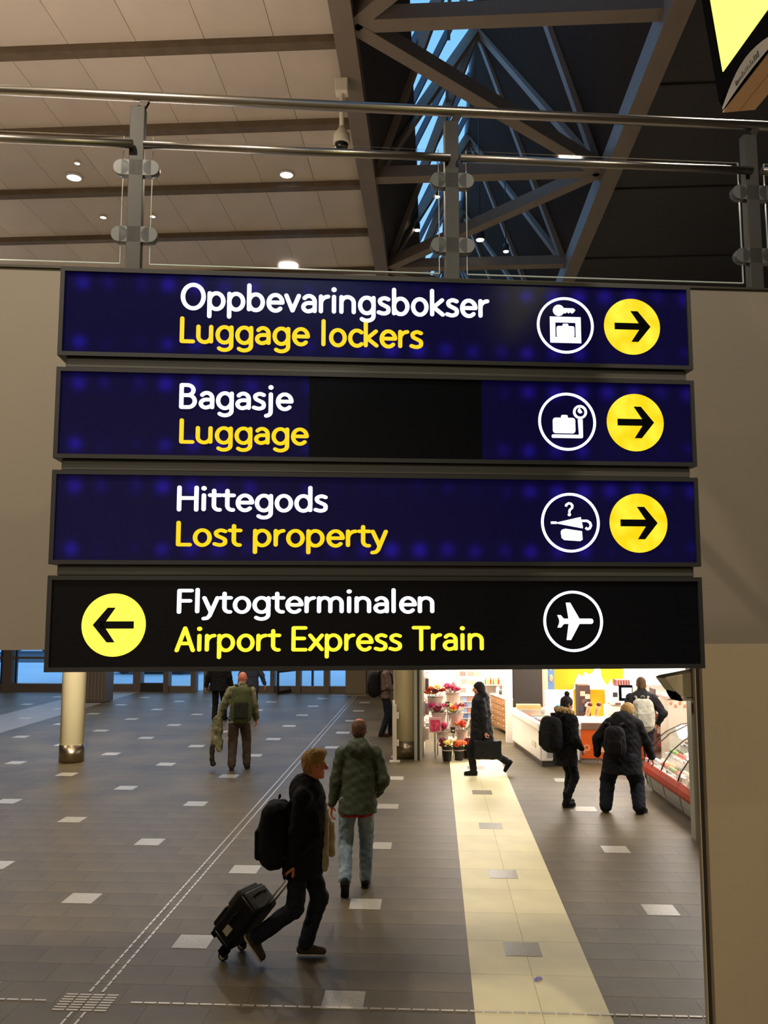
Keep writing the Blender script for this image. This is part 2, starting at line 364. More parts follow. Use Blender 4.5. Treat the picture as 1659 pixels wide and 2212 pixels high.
# glazing of the ridge light
sky = empty('window_1', (0, 0, 0), 'sloping roof glazing showing blue dusk sky', None, kind='structure')
FRAMEB = mat('glazing_bar_paint', (88, 94, 104), .5)
for k in range(25):
    y = 1.0+k*1.2; a = Vector((XA, y, ZA)); b = Vector((XT, y, ZT))
    obj('glazing_bar', MB().bar(a, b, .09, .06, (0, 1, 0)), FRAMEB, sky)
    g = MB(); quadslab(g, ((XA-.02, y+.04, ZA+.02), (XA-.02, y+1.16, ZA+.02), (XT-.02, y+1.16, ZT+.02), (XT-.02, y+.04, ZT+.02)), .012); obj('pane', g, SKYGLASS, sky)
    if k % 2 == 0: obj('crossbar', MB().bar(a.lerp(b, .5)+Vector((.05, 0, -.03)), (Vector((XA, y+1.2, ZA))).lerp(Vector((XT, y+1.2, ZT)), .5)+Vector((.05, 0, -.03)), .05, .05), FRAMEB, sky)
e = MB(); e.prism([(XL, ZC), (XR, ZC), (XT, ZT)], 31, 31.2); obj('wall_gable', e, DARKP, kind='structure')
# truss
TRUSS = mat('truss_paint', (128, 114, 100), .5, var=.05, scale=3); PIPE = mat('ridge_pipe_paint', (70, 76, 86), .45)
tr = empty('roof_truss', (0, 9, ZC), 'grey-brown steel truss of crossing beams under the roof ridge light', 'truss')
def T(name, mb, m=TRUSS):
    o = obj(name, mb, m, tr); o.location = (0, -9, -ZC); return o
T('chord', MB().bar((XL+.02, 0, ZC-.05), (XL+.02, 30.9, ZC-.05), .22, .30)); T('chord', MB().bar((XR-.02, 0, ZC-.1), (XR-.02, 30.9, ZC-.1), .22, .34)); T('ridge_pipe', MB().tube([(XT, 0, ZT-.12), (XT, 30.9, ZT-.12)], .10, 14), PIPE)
YN = [8.15+3.2*k for k in range(-2, 8)]
for i, y in enumerate(YN):
    zL = ZC-.03; Ln = Vector((XL+.1, y, zL)); Rn = Vector((XR-.12, y, zL)); T('cross_beam', MB().bar(Ln, Rn, .20, .16))
    if i+1 < len(YN):
        y2 = YN[i+1]; L2 = Vector((XL+.1, y2, zL)); R2 = Vector((XR-.12, y2, zL)); Tn = Vector((XT, (y+y2)/2, ZT-.15))
        T('bottom_diagonal', MB().bar(Ln if i % 2 == 0 else Rn, R2 if i % 2 == 0 else L2, .17, .17))
        for q in (Ln, L2, Rn, R2): T('web_member', MB().bar(q, Tn, .14, .14, (0, 1, 0)))
# walls of the hall
WALLM = mat('hall_wall_paint', (150, 138, 120), .7, var=.04, scale=1)
obj('wall_left', MB().bb((-20.2, -8, 0), (-20, 31, ZC)), WALLM, kind='structure'); obj('wall_right', MB().bb((14, -8, 0), (14.2, 31, ZC)), WALLM, kind='structure')
obj('wall_rear', MB().bb((-20, -8.2, 0), (14, -8, ZC)), WALLM, kind='structure'); wb = MB(); wb.bb((-20, 30.4, 8.6), (-3.0, 30.6, ZC)); wb.bb((-20, 30.4, 2.9), (-3.0, 30.6, 3.3)); wb.bb((-3.0, 30.0, 0), (14, 30.6, ZC)); obj('wall_back', wb, WALLM, kind='structure')
wq = MB(); wq.bb((-3.05, 29.7, 0), (-2.35, 30.0, 2.9)); obj('trim_1', wq, mat('door_pier_paint', (120, 104, 80), .6), kind='structure')
# far facade: glass front with sills and mullions, exit doors
BROWN = mat('facade_bronze', (104, 92, 82), .5); DBROWN = mat('facade_dark', (48, 44, 42), .5)
fac = empty('window_2', (0, 30, 0), 'glass front of the hall with bronze frames, blue dusk behind', None, kind='structure')
def Fp(name, mb, m): o = obj(name, mb, m, fac); o.location = (0, -30, 0); return o
X = lambda px: at(px, 1480, 30).x
Fp('sill', MB().bb((-20, 29.9, 0), (X(290), 30.2, .26)), BROWN)
mull = [(0, 8, 0), (8, 27, 1), (31, 35, 0), (228, 232, 0), (290, 306, 1), (355, 366, 1), (414, 424, 1), (442, 448, 1), (585, 594, 1), (640, 650, 1), (700, 712, 1)]
for a, b, k in mull: Fp('mullion', MB().bb((X(a), 29.85 if k else 29.98, 0), (X(b), 30.25 if k else 30.08, 2.9)), BROWN if k else mat('mullion_dark', (30, 50, 90), .4))
Fp('transom', MB().bb((-20, 29.98, 1.12), (X(290), 30.12, 1.2)), BROWN); Fp('head_rail', MB().bb((-20, 29.9, 2.75), (-3.0, 30.2, 2.95)), BROWN)
Fp('door_rail', MB().bb((X(306), 29.95, 0), (X(355), 30.1, .3)), DBROWN); Fp('door_rail', MB().bb((X(366), 29.95, 0), (X(414), 30.1, .2)), BROWN)
for a, b in ((450, 585), (594, 640), (650, 700), (712, 752)): Fp('door_rail', MB().bb((X(a), 29.95, 0), (X(b), 30.1, .22)), BROWN)
edges = [-20, X(8), X(27), X(33), X(120), X(230), X(290), X(306), X(355), X(366), X(414), X(424), X(442), X(448), X(520), X(585), X(594), X(640), X(650), X(700), X(712), -3.05]
for a, b in zip(edges[:-1], edges[1:]): Fp('pane', MB().bb((a, 30.0, .02), (b, 30.02, 2.8)), GLASS)
for i in range(9):
    a = -20+i*17/9; Fp('pane', MB().bb((a+.04, 30.45, 3.3), (a+17/9-.04, 30.47, 8.6)), GLASS); Fp('mullion', MB().bb((a-.04, 30.4, 3.3), (a+.04, 30.6, 8.6)), BROWN)
Fp('transom', MB().bb((-20, 30.42, 5.9), (-3.0, 30.56, 5.98)), BROWN)
# the door leaf standing open
o = empty('door_1', onz(600, 1500), 'open glass door leaf with dark frame by the exit', None, kind='structure', rz=math.radians(62))
for nm, m_ in (('frame', DBROWN),):
    q = MB(); q.box((0, 0, 1.15), (.08, .05, 2.3)); q.box((2.0, 0, 1.15), (.08, .05, 2.3)); q.box((1.0, 0, .06), (2.0, .05, .12)); q.box((1.0, 0, 2.26), (2.0, .05, .08)); q.box((1.0, 0, .75), (2, .05, .06)); obj('frame', q, m_, o)
obj('pane', MB().box((1.0, 0, 1.15), (1.95, .012, 2.2)), GLASS, o)
# outside: snowy ground and parked cars
obj('ground', MB().bb((-120, 30.7, -.35), (80, 260, -.15)), mat('snow', (205, 214, 226), .8, var=.06, scale=.3), kind='structure')
obj('street', MB().bb((-120, 47, -.15), (80, 57, -.13)), mat('asphalt', (60, 66, 78), .8), kind='structure')
hb = MB(); [hb.box((-110+i*13+rng.uniform(-2, 2), 110, 3+rng.uniform(0, 2)), (11, 6, 6+rng.uniform(0, 4))) for i in range(14)]; obj('far_building_row', hb, mat('far_block', (60, 62, 70), .8), kind='structure')
def car(px, py, Y, rgb, lab):
    p = at(px, py, Y); e = empty('car', (p.x, Y, -.13), lab, 'car', 'cars parked outside')
    obj('body', MB().prism([(-2.1, .3), (2.1, .3), (2.15, .75), (1.2, .9), (.7, 1.4), (-1.0, 1.45), (-1.7, .95), (-2.15, .85)], -.85, .85), mat('car%d' % px, rgb, .3, coat=.5), e, bevel=.05)
    obj('windscreen', MB().prism([(-1.45, .95), (1.05, .93), (.65, 1.34), (-.95, 1.38)], -.87, .87), DBROWN, e)
    for a in (-1.3, 1.3):
        for b in (-.75, .75): obj('wheel', MB().tube([(a, b-.1, .32), (a, b+.1, .32)], .32, 14), DBROWN, e)
car(340, 1440, 40, (40, 46, 56), 'dark car parked outside behind the exit doors'); car(385, 1440, 42, (70, 76, 84), 'grey car parked outside, right of the dark one'); car(70, 1415, 58, (60, 80, 110), 'blue-grey car parked outside behind the left window front')

# ---- round columns
CREAM = mat('column_cream', (236, 222, 180), .45, var=.02, scale=2); BRSTEEL = mat('brushed_steel', (150, 138, 116), .3, 1.0, var=.15, scale=30, stretch=(30, 30, 1))
def column(x, y, r, h, lab, plinth=.34):
    e = empty('column', (x, y, 0), lab, 'column')
    obj('shaft', MB().lathe([(r, plinth), (r, h)], n=40), CREAM, e); obj('base_sleeve', MB().lathe([(r+.008, 0), (r+.008, plinth)], n=40), BRSTEEL, e)
column(-7.02, 16.6, .225, ZC, 'tall cream round column with steel foot, left in the hall'); column(-.56, 17.45, .24, ZC, 'cream round column with steel foot beside the flower stall')

# ================================================================ FOOTBRIDGE, RAIL, PIER
br = lambda D: Vector((0, D, 0))
FASC = mat('fascia_paint', (122, 114, 98), .55, var=.02, scale=1.5)
def bridge_obj(name, mb, m, D, parent=None, **k): return obj(name, mb, m, parent, loc=br(D), rz=TH, **k)
f0 = MB(); f0.bb((-14, 0, 2.745), (9, .12, 5.03)); f0.bb((-14, .12, 4.7), (9, 2.4, 5.0)); f0.bb((-14, 2.4, 2.745), (9, 2.5, 5.03)); f0.bb((-14, .12, 2.76), (9, 2.4, 2.84))
bridge_obj('wall_bridge', f0, FASC, 5.2, kind='structure')
bridge_obj('trim_2', MB().bb((-14, -.012, 5.03), (9, .14, 5.045)), mat('edge_metal', (70, 68, 60), .4, .8), 5.2, kind='structure')
ch = MB(); ch.bb((-1.13, .14, 5.0), (9, .24, 5.10)); bridge_obj('trim_3', ch, mat('channel_black', (34, 33, 32), .5), 5.2, kind='structure')
# pier under the bridge at right: gently rounded white panel
PIERM = mat('pier_paint', (166, 150, 120), .4, var=.02, scale=2)
pz = MB(); arc = [(1.635+1.6*(1-math.cos(a)), -.02-.26*math.sin(a)) for a in [i*PI/2/10 for i in range(11)]]
poly = [(1.635, .06)]+[(1.635, .02), (1.645, -.02)]+[(1.66+2.4*(i/12), -.03-.10*math.sin(i/12*PI/2)) for i in range(1, 13)]+[(4.06, .06)]
n = len(poly); vs = [(x, y, z) for z in (-.0, 2.765) for x, y in poly]; pz.add(vs, [tuple(range(n)), tuple(range(n, 2*n))[::-1]]+[(i, n+i, n+(i+1) % n, (i+1) % n) for i in range(n)])
bridge_obj('pillar_pier', pz, PIERM, 5.2, kind='structure', label='wide beige panelled pier under the bridge')
bridge_obj('trim_4', MB().bb((1.614, -.0, 0), (1.634, .05, 2.74)), mat('gap_black', (38, 33, 26), .5), 5.2, kind='structure')
bridge_obj('trim_5', MB().bb((1.606, .0, 0), (1.613, .03, 2.74)), PIERM, 5.2, kind='structure')
# railing
POST = mat('post_steel', (58, 58, 53), .45, .35); RAILM = mat('handrail_steel', (165, 160, 152), .33, 1.0); CLAMP = mat('clamp_grey', (96, 99, 97), .35, .3)
rl = empty('balustrade', br(5.5)+Vector((0, 0, 5.0)), 'steel balustrade with two tube rails and glass panels on the bridge', 'railing', rz=TH)
def R_(name, mb, m=POST, bevel=0): o = obj(name, mb, m, rl, bevel=bevel); o.location = (0, 0, -5.0); return o
R_('handrail', MB().tube([(-9, 0, 6.345), (7, 0, 6.345)], .034, 16), RAILM)
PS = [-8.26, -6.15, -4.05, -1.945, .14, 2.245, 4.35, 6.45]
for a, b in zip(PS[:-1], PS[1:]):
    R_('mid_rail', MB().tube([(a+.05, -.05, 5.985), (b-.02, -.05, 5.985)], .027, 14), RAILM)
    gm = MB(); gm.bb((a+.10, .005, 5.20), (b-.09, .017, 6.07)); R_('glass_panel', gm, GLASS)
    ge = MB(); ge.bb((a+.10, .004, 5.197), (b-.09, .018, 5.203)); ge.bb((a+.097, .004, 5.2), (a+.101, .018, 6.07)); ge.bb((b-.091, .004, 5.2), (b-.087, .018, 6.07)); R_('glass_edge', ge, GLASSEDGE)
for s in PS:
    R_('post', MB().bb((s-.05, -.02, 5.0), (s+.045, .05, 6.27)), POST, .004)
    R_('bracket', MB().bar((s+.02, .0, 6.27), (s+.05, 0, 6.33), .03, .05), mat('bracket_dark', (60, 55, 50), .4, .8))
    for z in (5.845, 5.39):
        for d in (-1, 1):
            q = MB(); q.tube([(s+d*.095, -.02, z), (s+d*.095, .035, z)], .052, 18); q.bb((s+min(0, d*.095), -.02, z-.052), (s+max(0, d*.095), .035, z+.052)); R_('glass_clamp', q, CLAMP)
# uplight housings added out of sight to brighten the ceiling
for i, (x, y, z, e) in enumerate(FILL_UPLIGHTS):
    y_ = y
    o = empty('uplight', (x, y, z-.02), ['linear uplight standing on the bridge deck, left one', 'linear uplight hung over the hall before the centre', 'linear uplight hung over the hall centre', 'linear uplight hung near the far glass front', 'linear uplight standing on the bridge deck, right one'][i], 'lamp')
    obj('housing', MB().bb((-1.25, -.15, -.1), (1.25, .15, -.005)), DBROWN, o)
    if z > 6: [obj('hanger', MB().tube([(d, 0, 0), (d, 0, ZC-z)], .006, 6), DBROWN, o) for d in (-1.2, 1.2)]
    else: [obj('foot', MB().bb((d-.05, -.1, 5.0-z), (d+.05, .1, -.1)), DBROWN, o) for d in (-1.1, 1.1)]
LENS = mat('lamp_lens', (255, 240, 220), .4, emis=(255, 240, 215), es=9)
def downlight(x, y, z, r, lab, e=None, group=None):
    o = empty('downlight', (x, y, z), lab, 'ceiling lamp', group)
    obj('ring', MB().lathe([(r*1.25, 0), (r*1.25, -.02), (r*1.02, -.03), (r, 0)], n=20), mat('lamp_ring', (220, 214, 205), .4), o)
    obj('lens', MB().lathe([(r, -.004), (r, -.024), (r*.6, -.03)], n=20), LENS, o)
    if e: lamp('downlight_lamp', 'AREA', (x, y, z-.06), e, WARM, r*1.6, spot=150)
for px, py, r, e, lab in ((160, 381, .095, 60, 'bright round downlight in the pale ceiling, left of the first rail post'), (619, 375, .088, 60, 'bright round downlight in the pale ceiling, between the first two posts'), (167, 350, .035, None, 'tiny downlight just above the bright left one'),
                          (223, 467, .045, None, 'small downlight low in the pale ceiling left of the post'), (330, 465, .04, None, 'small downlight just right of the first rail post')):
    p = onz(px, py, ZC-.015); downlight(p.x, p.y, ZC-.012, r, lab, e)
for x, y, e in DOWNLIGHTS: downlight(x, y, ZC-.012, .17, 'large round downlight of the hall ceiling, same as its fellows', group='hall downlights out of sight')
for px, py, Y, r, lab in ((945, 425, 15.5, .04, 'small spot lamp under the roof truss, by the middle post'), (901, 497, 15, .045, 'small spot lamp low before the blue glazing'), (1037, 518, 14, .06, 'brightest spot lamp under the truss, right of the middle post'), (1093, 543, 15, .045, 'small spot lamp lowest under the roof truss')):
    p = at(px, py, Y); o = empty('spot_lamp', p, lab, 'lamp'); obj('can', MB().lathe([(r*1.2, 0), (r*1.2, .12), (.02, .16)], n=14), DBROWN, o); obj('lens', MB().lathe([(r, -.012), (r*1.1, 0), (r, .01)], n=14), LENS, o)
    obj('drop_rod', MB().tube([(0, 0, .15), (0, 0, (ZT if p.x > XL else ZC)-p.z-.9)], .008, 6), DBROWN, o)  # glowing cans stand in for lamp reflections in the rail glass
o = empty('spotlight', (-3.6, 7.85, 4.6), 'black spotlight behind the bridge aimed at the left cream column', 'lamp'); tv = Vector((-7.0, 16.6, .95))-Vector((-3.6, 7.95, 4.55)); dv_ = tv.normalized()
obj('can', MB().tube([Vector((0, 0, 0)), dv_*.22], .06, 14), DBROWN, o); obj('yoke', MB().bb((-.02, -.1, -.02), (.02, .02, .12)), DBROWN, o)
sl_ = lamp('spotlight_lamp', 'SPOT', Vector((-3.6, 7.85, 4.6))+dv_*.26, 4600, (1, .90, .72), .03, (0, 0, 0), spot=13); sl_.rotation_euler = dv_.to_track_quat('-Z', 'Y').to_euler()  # unseen lamp added to brighten the left column
# dome camera on its pole, hung from the truss chord
p = at(740, 300, 9.3); ob = empty('security_camera', (XL+.02, 8.9, 0), 'cream security camera hanging on a thin pole from the truss edge', 'camera'); CR2 = mat('cam_cream', (246, 238, 216), .4)
zb = at(740, 300, 8.9).z; x0 = at(738, 300, 8.9).x-(XL+.02); zt_c = ZC-.2
obj('mount', MB().box((x0, 0, zt_c-.08), (.14, .14, .16)), CR2, ob, bevel=.01); obj('pole', MB().tube([(x0, 0, zb+.08), (x0, 0, zt_c-.02)], .026, 12), CR2, ob)
obj('housing', MB().lathe([(.03, .14), (.05, .10), (.09, .05), (.095, -.05), (.085, -.06)], (x0, 0, zb), 20), CR2, ob); obj('dome', MB().lathe([(.078, -.055), (.07, -.09), (.04, -.12), (.01, -.125)], (x0, 0, zb), 20), mat('dome_black', (20, 20, 22), .1), ob)

# ================================================================ THE LIT SIGNS
SD = 4.1
BLACKF = mat('sign_frame', (26, 26, 24), .5); BLACKP = mat('sign_black_face', (8, 10, 14), .18, spec=.25); CASE = mat('sign_case', (22, 22, 22), .4)
def bluemat():
    m = bpy.data.materials.new('sign_blue_backlit'); m.use_nodes = True; t = m.node_tree; L = t.links.new; b = t.nodes['Principled BSDF']
    b.inputs['Base Color'].default_value = (.004, .004, .02, 1); b.inputs['Roughness'].default_value = .16; b.inputs['Specular IOR Level'].default_value = .25
    g = t.nodes.new('ShaderNodeTexCoord'); s = t.nodes.new('ShaderNodeSeparateXYZ'); L(g.outputs['Object'], s.inputs[0])
    def M(op, a, bb=None, c=None):
        n = t.nodes.new('ShaderNodeMath'); n.operation = op
        for i, v in enumerate((a, bb, c)):
            if v is None: continue
            if isinstance(v, (int, float)): n.inputs[i].default_value = v
            else: L(v, n.inputs[i])
        return n.outputs[0]
    u = M('SUBTRACT', M('FRACT', M('MULTIPLY', s.outputs[0], 1/.135)), .5); u = M('MULTIPLY', u, .135)
    def row(z0):
        v = M('SUBTRACT', s.outputs[2], z0); d = M('ADD', M('MULTIPLY', u, u), M('MULTIPLY', v, v)); return M('POWER', 2.718, M('MULTIPLY', d, -900))
    n = t.nodes.new('ShaderNodeTexNoise'); n.inputs['Scale'].default_value = 2.2; L(g.outputs['Object'], n.inputs[0]); gate = M('MULTIPLY', M('SUBTRACT', n.outputs['Fac'], .46), 6.0); gate = M('MINIMUM', M('MAXIMUM', gate, .06), 1.0)
    spots = M('MULTIPLY', M('ADD', row(.145), row(-.145)), gate)      # the light tubes' hot spots behind the translucent sheet
    e = M('ADD', M('MULTIPLY', spots, .17), .015)
    cb = t.nodes.new('ShaderNodeCombineColor'); L(M('MULTIPLY', e, .05), cb.inputs[0]); L(M('MULTIPLY', e, .02), cb.inputs[1]); L(e, cb.inputs[2])
    L(cb.outputs[0], b.inputs['Emission Color']); b.inputs['Emission Strength'].default_value = 1.0; return m
BLUE = bluemat()
WLIT = mat('letter_white_lit', (40, 40, 44), .4, emis=(236, 240, 255), es=1.9)
YLIT = mat('letter_yellow_lit', (50, 44, 20), .4, emis=(255, 208, 22), es=1.1); YLIT2 = mat('letter_lemon_lit', (50, 48, 20), .4, emis=(255, 232, 50), es=1.3)
def discmat():
    m = mat('disc_yellow_lit', (50, 44, 10), .4, emis=(255, 222, 8), es=1.15); t = m.node_tree; b = t.nodes['Principled BSDF']; L = t.links.new
    g = t.nodes.new('ShaderNodeTexCoord'); gr = t.nodes.new('ShaderNodeTexNoise'); gr.inputs['Scale'].default_value = 9; L(g.outputs['Object'], gr.inputs[0])
    r = t.nodes.new('ShaderNodeValToRGB'); L(gr.outputs['Fac'], r.inputs[0]); r.color_ramp.elements[0].position = .4; r.color_ramp.elements[1].position = .75; r.color_ramp.elements[0].color = (*lin(255, 206, 2), 1); r.color_ramp.elements[1].color = (*lin(255, 236, 60), 1)
    L(r.outputs[0], b.inputs['Emission Color']); return m
DISC = discmat()
def _arc(cx, cy, rx, ry, a0, a1, n=None):
    n = n or max(4, int(abs(a1-a0)/15)); return [(cx+rx*math.cos(math.radians(a0+(a1-a0)*i/n)), cy+ry*math.sin(math.radians(a0+(a1-a0)*i/n))) for i in range(n+1)]
def _sm(p, n=4):      # smooth curve through points
    o = []; P = [p[0]]+p+[p[-1]]
    for i in range(1, len(P)-2):
        for j in range(n):
            t = j/n; o.append(tuple(.5*((2*P[i][k])+(-P[i-1][k]+P[i+1][k])*t+(2*P[i-1][k]-5*P[i][k]+4*P[i+1][k]-P[i+2][k])*t*t+(-P[i-1][k]+3*P[i][k]-3*P[i+1][k]+P[i+2][k])*t**3) for k in (0, 1)))
    return o+[p[-1]]
HW = .068; _E = _arc(.30, .355, .22, .29, 0, 360, 28)
GL = {'o': (.60, [_E]), 'p': (.61, [[(.085, -.2), (.085, .64)], _E]), 'b': (.61, [[(.085, .09), (.085, .97)], _E]), 'd': (.61, [[(.515, .09), (.515, .97)], _E]),
 'g': (.61, [_E, [(.515, .64), (.515, -.04)]+_arc(.30, -.04, .215, .17, 0, -140)[1:]]), 'e': (.58, [_arc(.30, .355, .22, .29, 2, 315, 26), [(.09, .365), (.50, .365)]]),
 'v': (.50, [[(.05, .64), (.25, .09), (.45, .64)]]), 'a': (.54, [_arc(.265, .44, .18, .205, 145, 0)+[(.445, .09)], [(.445, .385), (.27, .385)]+_arc(.25, .23, .17, .155, 95, 270)+[(.36, .11), (.445, .18)]]),
 'r': (.38, [[(.09, .09), (.09, .64)], _arc(.33, .38, .24, .26, 180, 92)]), 'i': (.25, [[(.115, .09), (.115, .64)], [(.115, .90), (.115, .905)]]), 'n': (.60, [[(.09, .09), (.09, .64)], _arc(.29, .43, .20, .215, 180, 0)+[(.49, .09)]]),
 'm': (.92, [[(.09, .09), (.09, .64)], _arc(.27, .43, .18, .215, 180, 0)+[(.45, .09)], _arc(.63, .43, .18, .215, 180, 0)+[(.81, .09)]]),
 's': (.46, [_sm([(.375, .60), (.24, .645), (.105, .57), (.125, .445), (.25, .365), (.365, .285), (.36, .13), (.22, .072), (.06, .115)])]), 'k': (.51, [[(.09, .09), (.09, .97)], [(.42, .63), (.14, .36), (.44, .09)]]),
 'L': (.50, [[(.09, .93), (.09, .08), (.44, .08)]]), 'u': (.60, [[(.09, .64)]+_arc(.29, .28, .20, .215, 180, 360)+[(.49, .64)], [(.49, .3), (.49, .09)]]), 'l': (.26, [[(.11, .09), (.11, .97)]]), 'c': (.48, [_arc(.30, .355, .22, .29, 48, 312)]),
 'B': (.62, [[(.09, .08), (.09, .93), (.28, .93)]+_arc(.28, .735, .19, .195, 90, -90)+[(.09, .54)], [(.28, .54)]+_arc(.31, .31, .21, .23, 90, -90)+[(.09, .08)]]), 'j': (.27, [[(.13, .64), (.13, -.04)]+_arc(-.03, -.05, .16, .15, 0, -85), [(.13, .90), (.13, .905)]]),
 'H': (.72, [[(.09, .07), (.09, .93)], [(.62, .07), (.62, .93)], [(.09, .52), (.62, .52)]]), 't': (.40, [[(.165, .82), (.165, .25)]+_arc(.32, .25, .155, .175, 180, 280), [(.04, .64), (.36, .64)]]),
 'F': (.53, [[(.09, .07), (.09, .93), (.47, .93)], [(.09, .52), (.43, .52)]]), 'y': (.50, [[(.05, .64), (.26, .08)], [(.46, .64), (.22, -.08), (.15, -.17), (.04, -.19)]]), 'A': (.64, [[(.06, .07), (.315, .93), (.57, .07)], [(.15, .34), (.48, .34)]]),
 'E': (.55, [[(.47, .93), (.09, .93), (.09, .08), (.48, .08)], [(.09, .52), (.43, .52)]]), 'x': (.50, [[(.06, .64), (.44, .09)], [(.44, .64), (.06, .09)]]), 'T': (.57, [[(.04, .93), (.53, .93)], [(.285, .93), (.285, .07)]]), 'O': (.82, [_arc(.405, .50, .325, .43, 0, 360, 34)]), ' ': (.30, [])}
def text_obj(s, x0, x1, zb, zt, m, parent, y=-.004, name='lettering'):
    adv = 0; segs = []
    for ch in s:
        w_, st = GL[ch]
        for p in st: segs.append([(adv+a, b) for a, b in p])
        adv += w_+.015
    a = min(p[0] for q in segs for p in q)-HW; b = max(p[0] for q in segs for p in q)+HW; sx = (x1-x0)/(b-a); sz = zt-zb; mb = MB(); T = lambda x, z, dy=0: (x0+(x-a)*sx, y+dy, zb+z*sz)
    for q in segs:
        for (ax, az), (bx, bz) in zip(q[:-1], q[1:]):
            L = math.hypot(bx-ax, bz-az) or 1e-6; nx, nz = -(bz-az)/L*HW, (bx-ax)/L*HW
            if L > .01:
                v = [(ax+nx, az+nz), (ax-nx, az-nz), (bx-nx, bz-nz), (bx+nx, bz+nz)]; mb.add([T(*p) for p in v], [(0, 1, 2, 3)])
        for i, (ax, az) in enumerate(q):
            end = i in (0, len(q)-1); r = HW*1.25 if len(q) == 2 and abs(q[0][1]-q[1][1]) < .01 and abs(q[0][0]-q[1][0]) < .01 else HW
            mb.add([T(ax+r*math.cos(t*PI/5), az+r*math.sin(t*PI/5)) for t in range(10)], [tuple(range(10))[::-1]])
    n = len(mb.v); me = mesh_of(name, mb, m); o = obj(name, me, None, parent); sd = o.modifiers.new('s', 'SOLIDIFY'); sd.thickness = .003; sd.offset = 0
    return o
def ring(cx, cz, r, th, y0=-.004, y1=0, n=48):
    mb = MB(); o = [(cx+q*math.cos(a*2*PI/n), yy, cz+q*math.sin(a*2*PI/n)) for yy in (y0, y1) for q in (r, r-th) for a in range(n)]
    fs = []
    for a in range(n):
        b = (a+1) % n; fs += [(a, b, n+b, n+a), (2*n+a, 3*n+a, 3*n+b, 2*n+b), (a, 2*n+a, 2*n+b, b), (n+a, n+b, 3*n+b, 3*n+a)]
    return mb.add(o, fs)
def disc(cx, cz, r, y0=-.004, y1=0, n=48): return MB().prism([(cx+r*math.cos(a*2*PI/n), cz+r*math.sin(a*2*PI/n)) for a in range(n)], y0, y1)
def rrect(x0, z0, x1, z1, r, n=4):
    p = []
    for cx, cz, a0 in ((x1-r, z1-r, 0), (x0+r, z1-r, 90), (x0+r, z0+r, 180), (x1-r, z0+r, 270)): p += [(cx+r*math.cos(math.radians(a0+90*i/n)), cz+r*math.sin(math.radians(a0+90*i/n))) for i in range(n+1)]
    return p
panels = [((131, 577), (1489, 620), (128, 768)), ((124, 795), (1497, 822), (118, 990)), ((112, 1016), (1505, 1032), (107, 1218)), ((105, 1245), (1515, 1246), (98, 1452))]
zr = [(4.609, 4.175), (4.119, 3.684), (3.628, 3.189), (3.137, 2.699)]; SL, SR = -1.787, 1.316
labs = ['topmost lit blue sign reading Oppbevaringsbokser, Luggage lockers', 'second lit blue sign from top, reading Bagasje, Luggage', 'third lit blue sign from top, reading Hittegods, Lost property', 'lowest black lit sign reading Flytogterminalen, Airport Express Train']
lines = [[('Oppbevaringsbokser', 390, 1057, 670, 611, 0), ('Luggage lockers', 388, 914, 742, 684, 1)], [('Bagasje', 387, 634, 884, 828, 0), ('Luggage', 387, 667, 959, 904, 1)],
         [('Hittegods', 382, 708, 1105, 1049, 0), ('Lost property', 380, 838, 1181, 1125, 1)], [('Flytogterminalen', 382, 938, 1326, 1272, 0), ('Airport Express Train', 377, 1045, 1409, 1353, 2)]]
icons = [((1221, 703, 61), (1365, 706, 60)), ((1225, 911, 62), (1372, 913, 61)), ((1232, 1129, 63), (1379, 1130, 62)), ((1238, 1342, 64), None)]
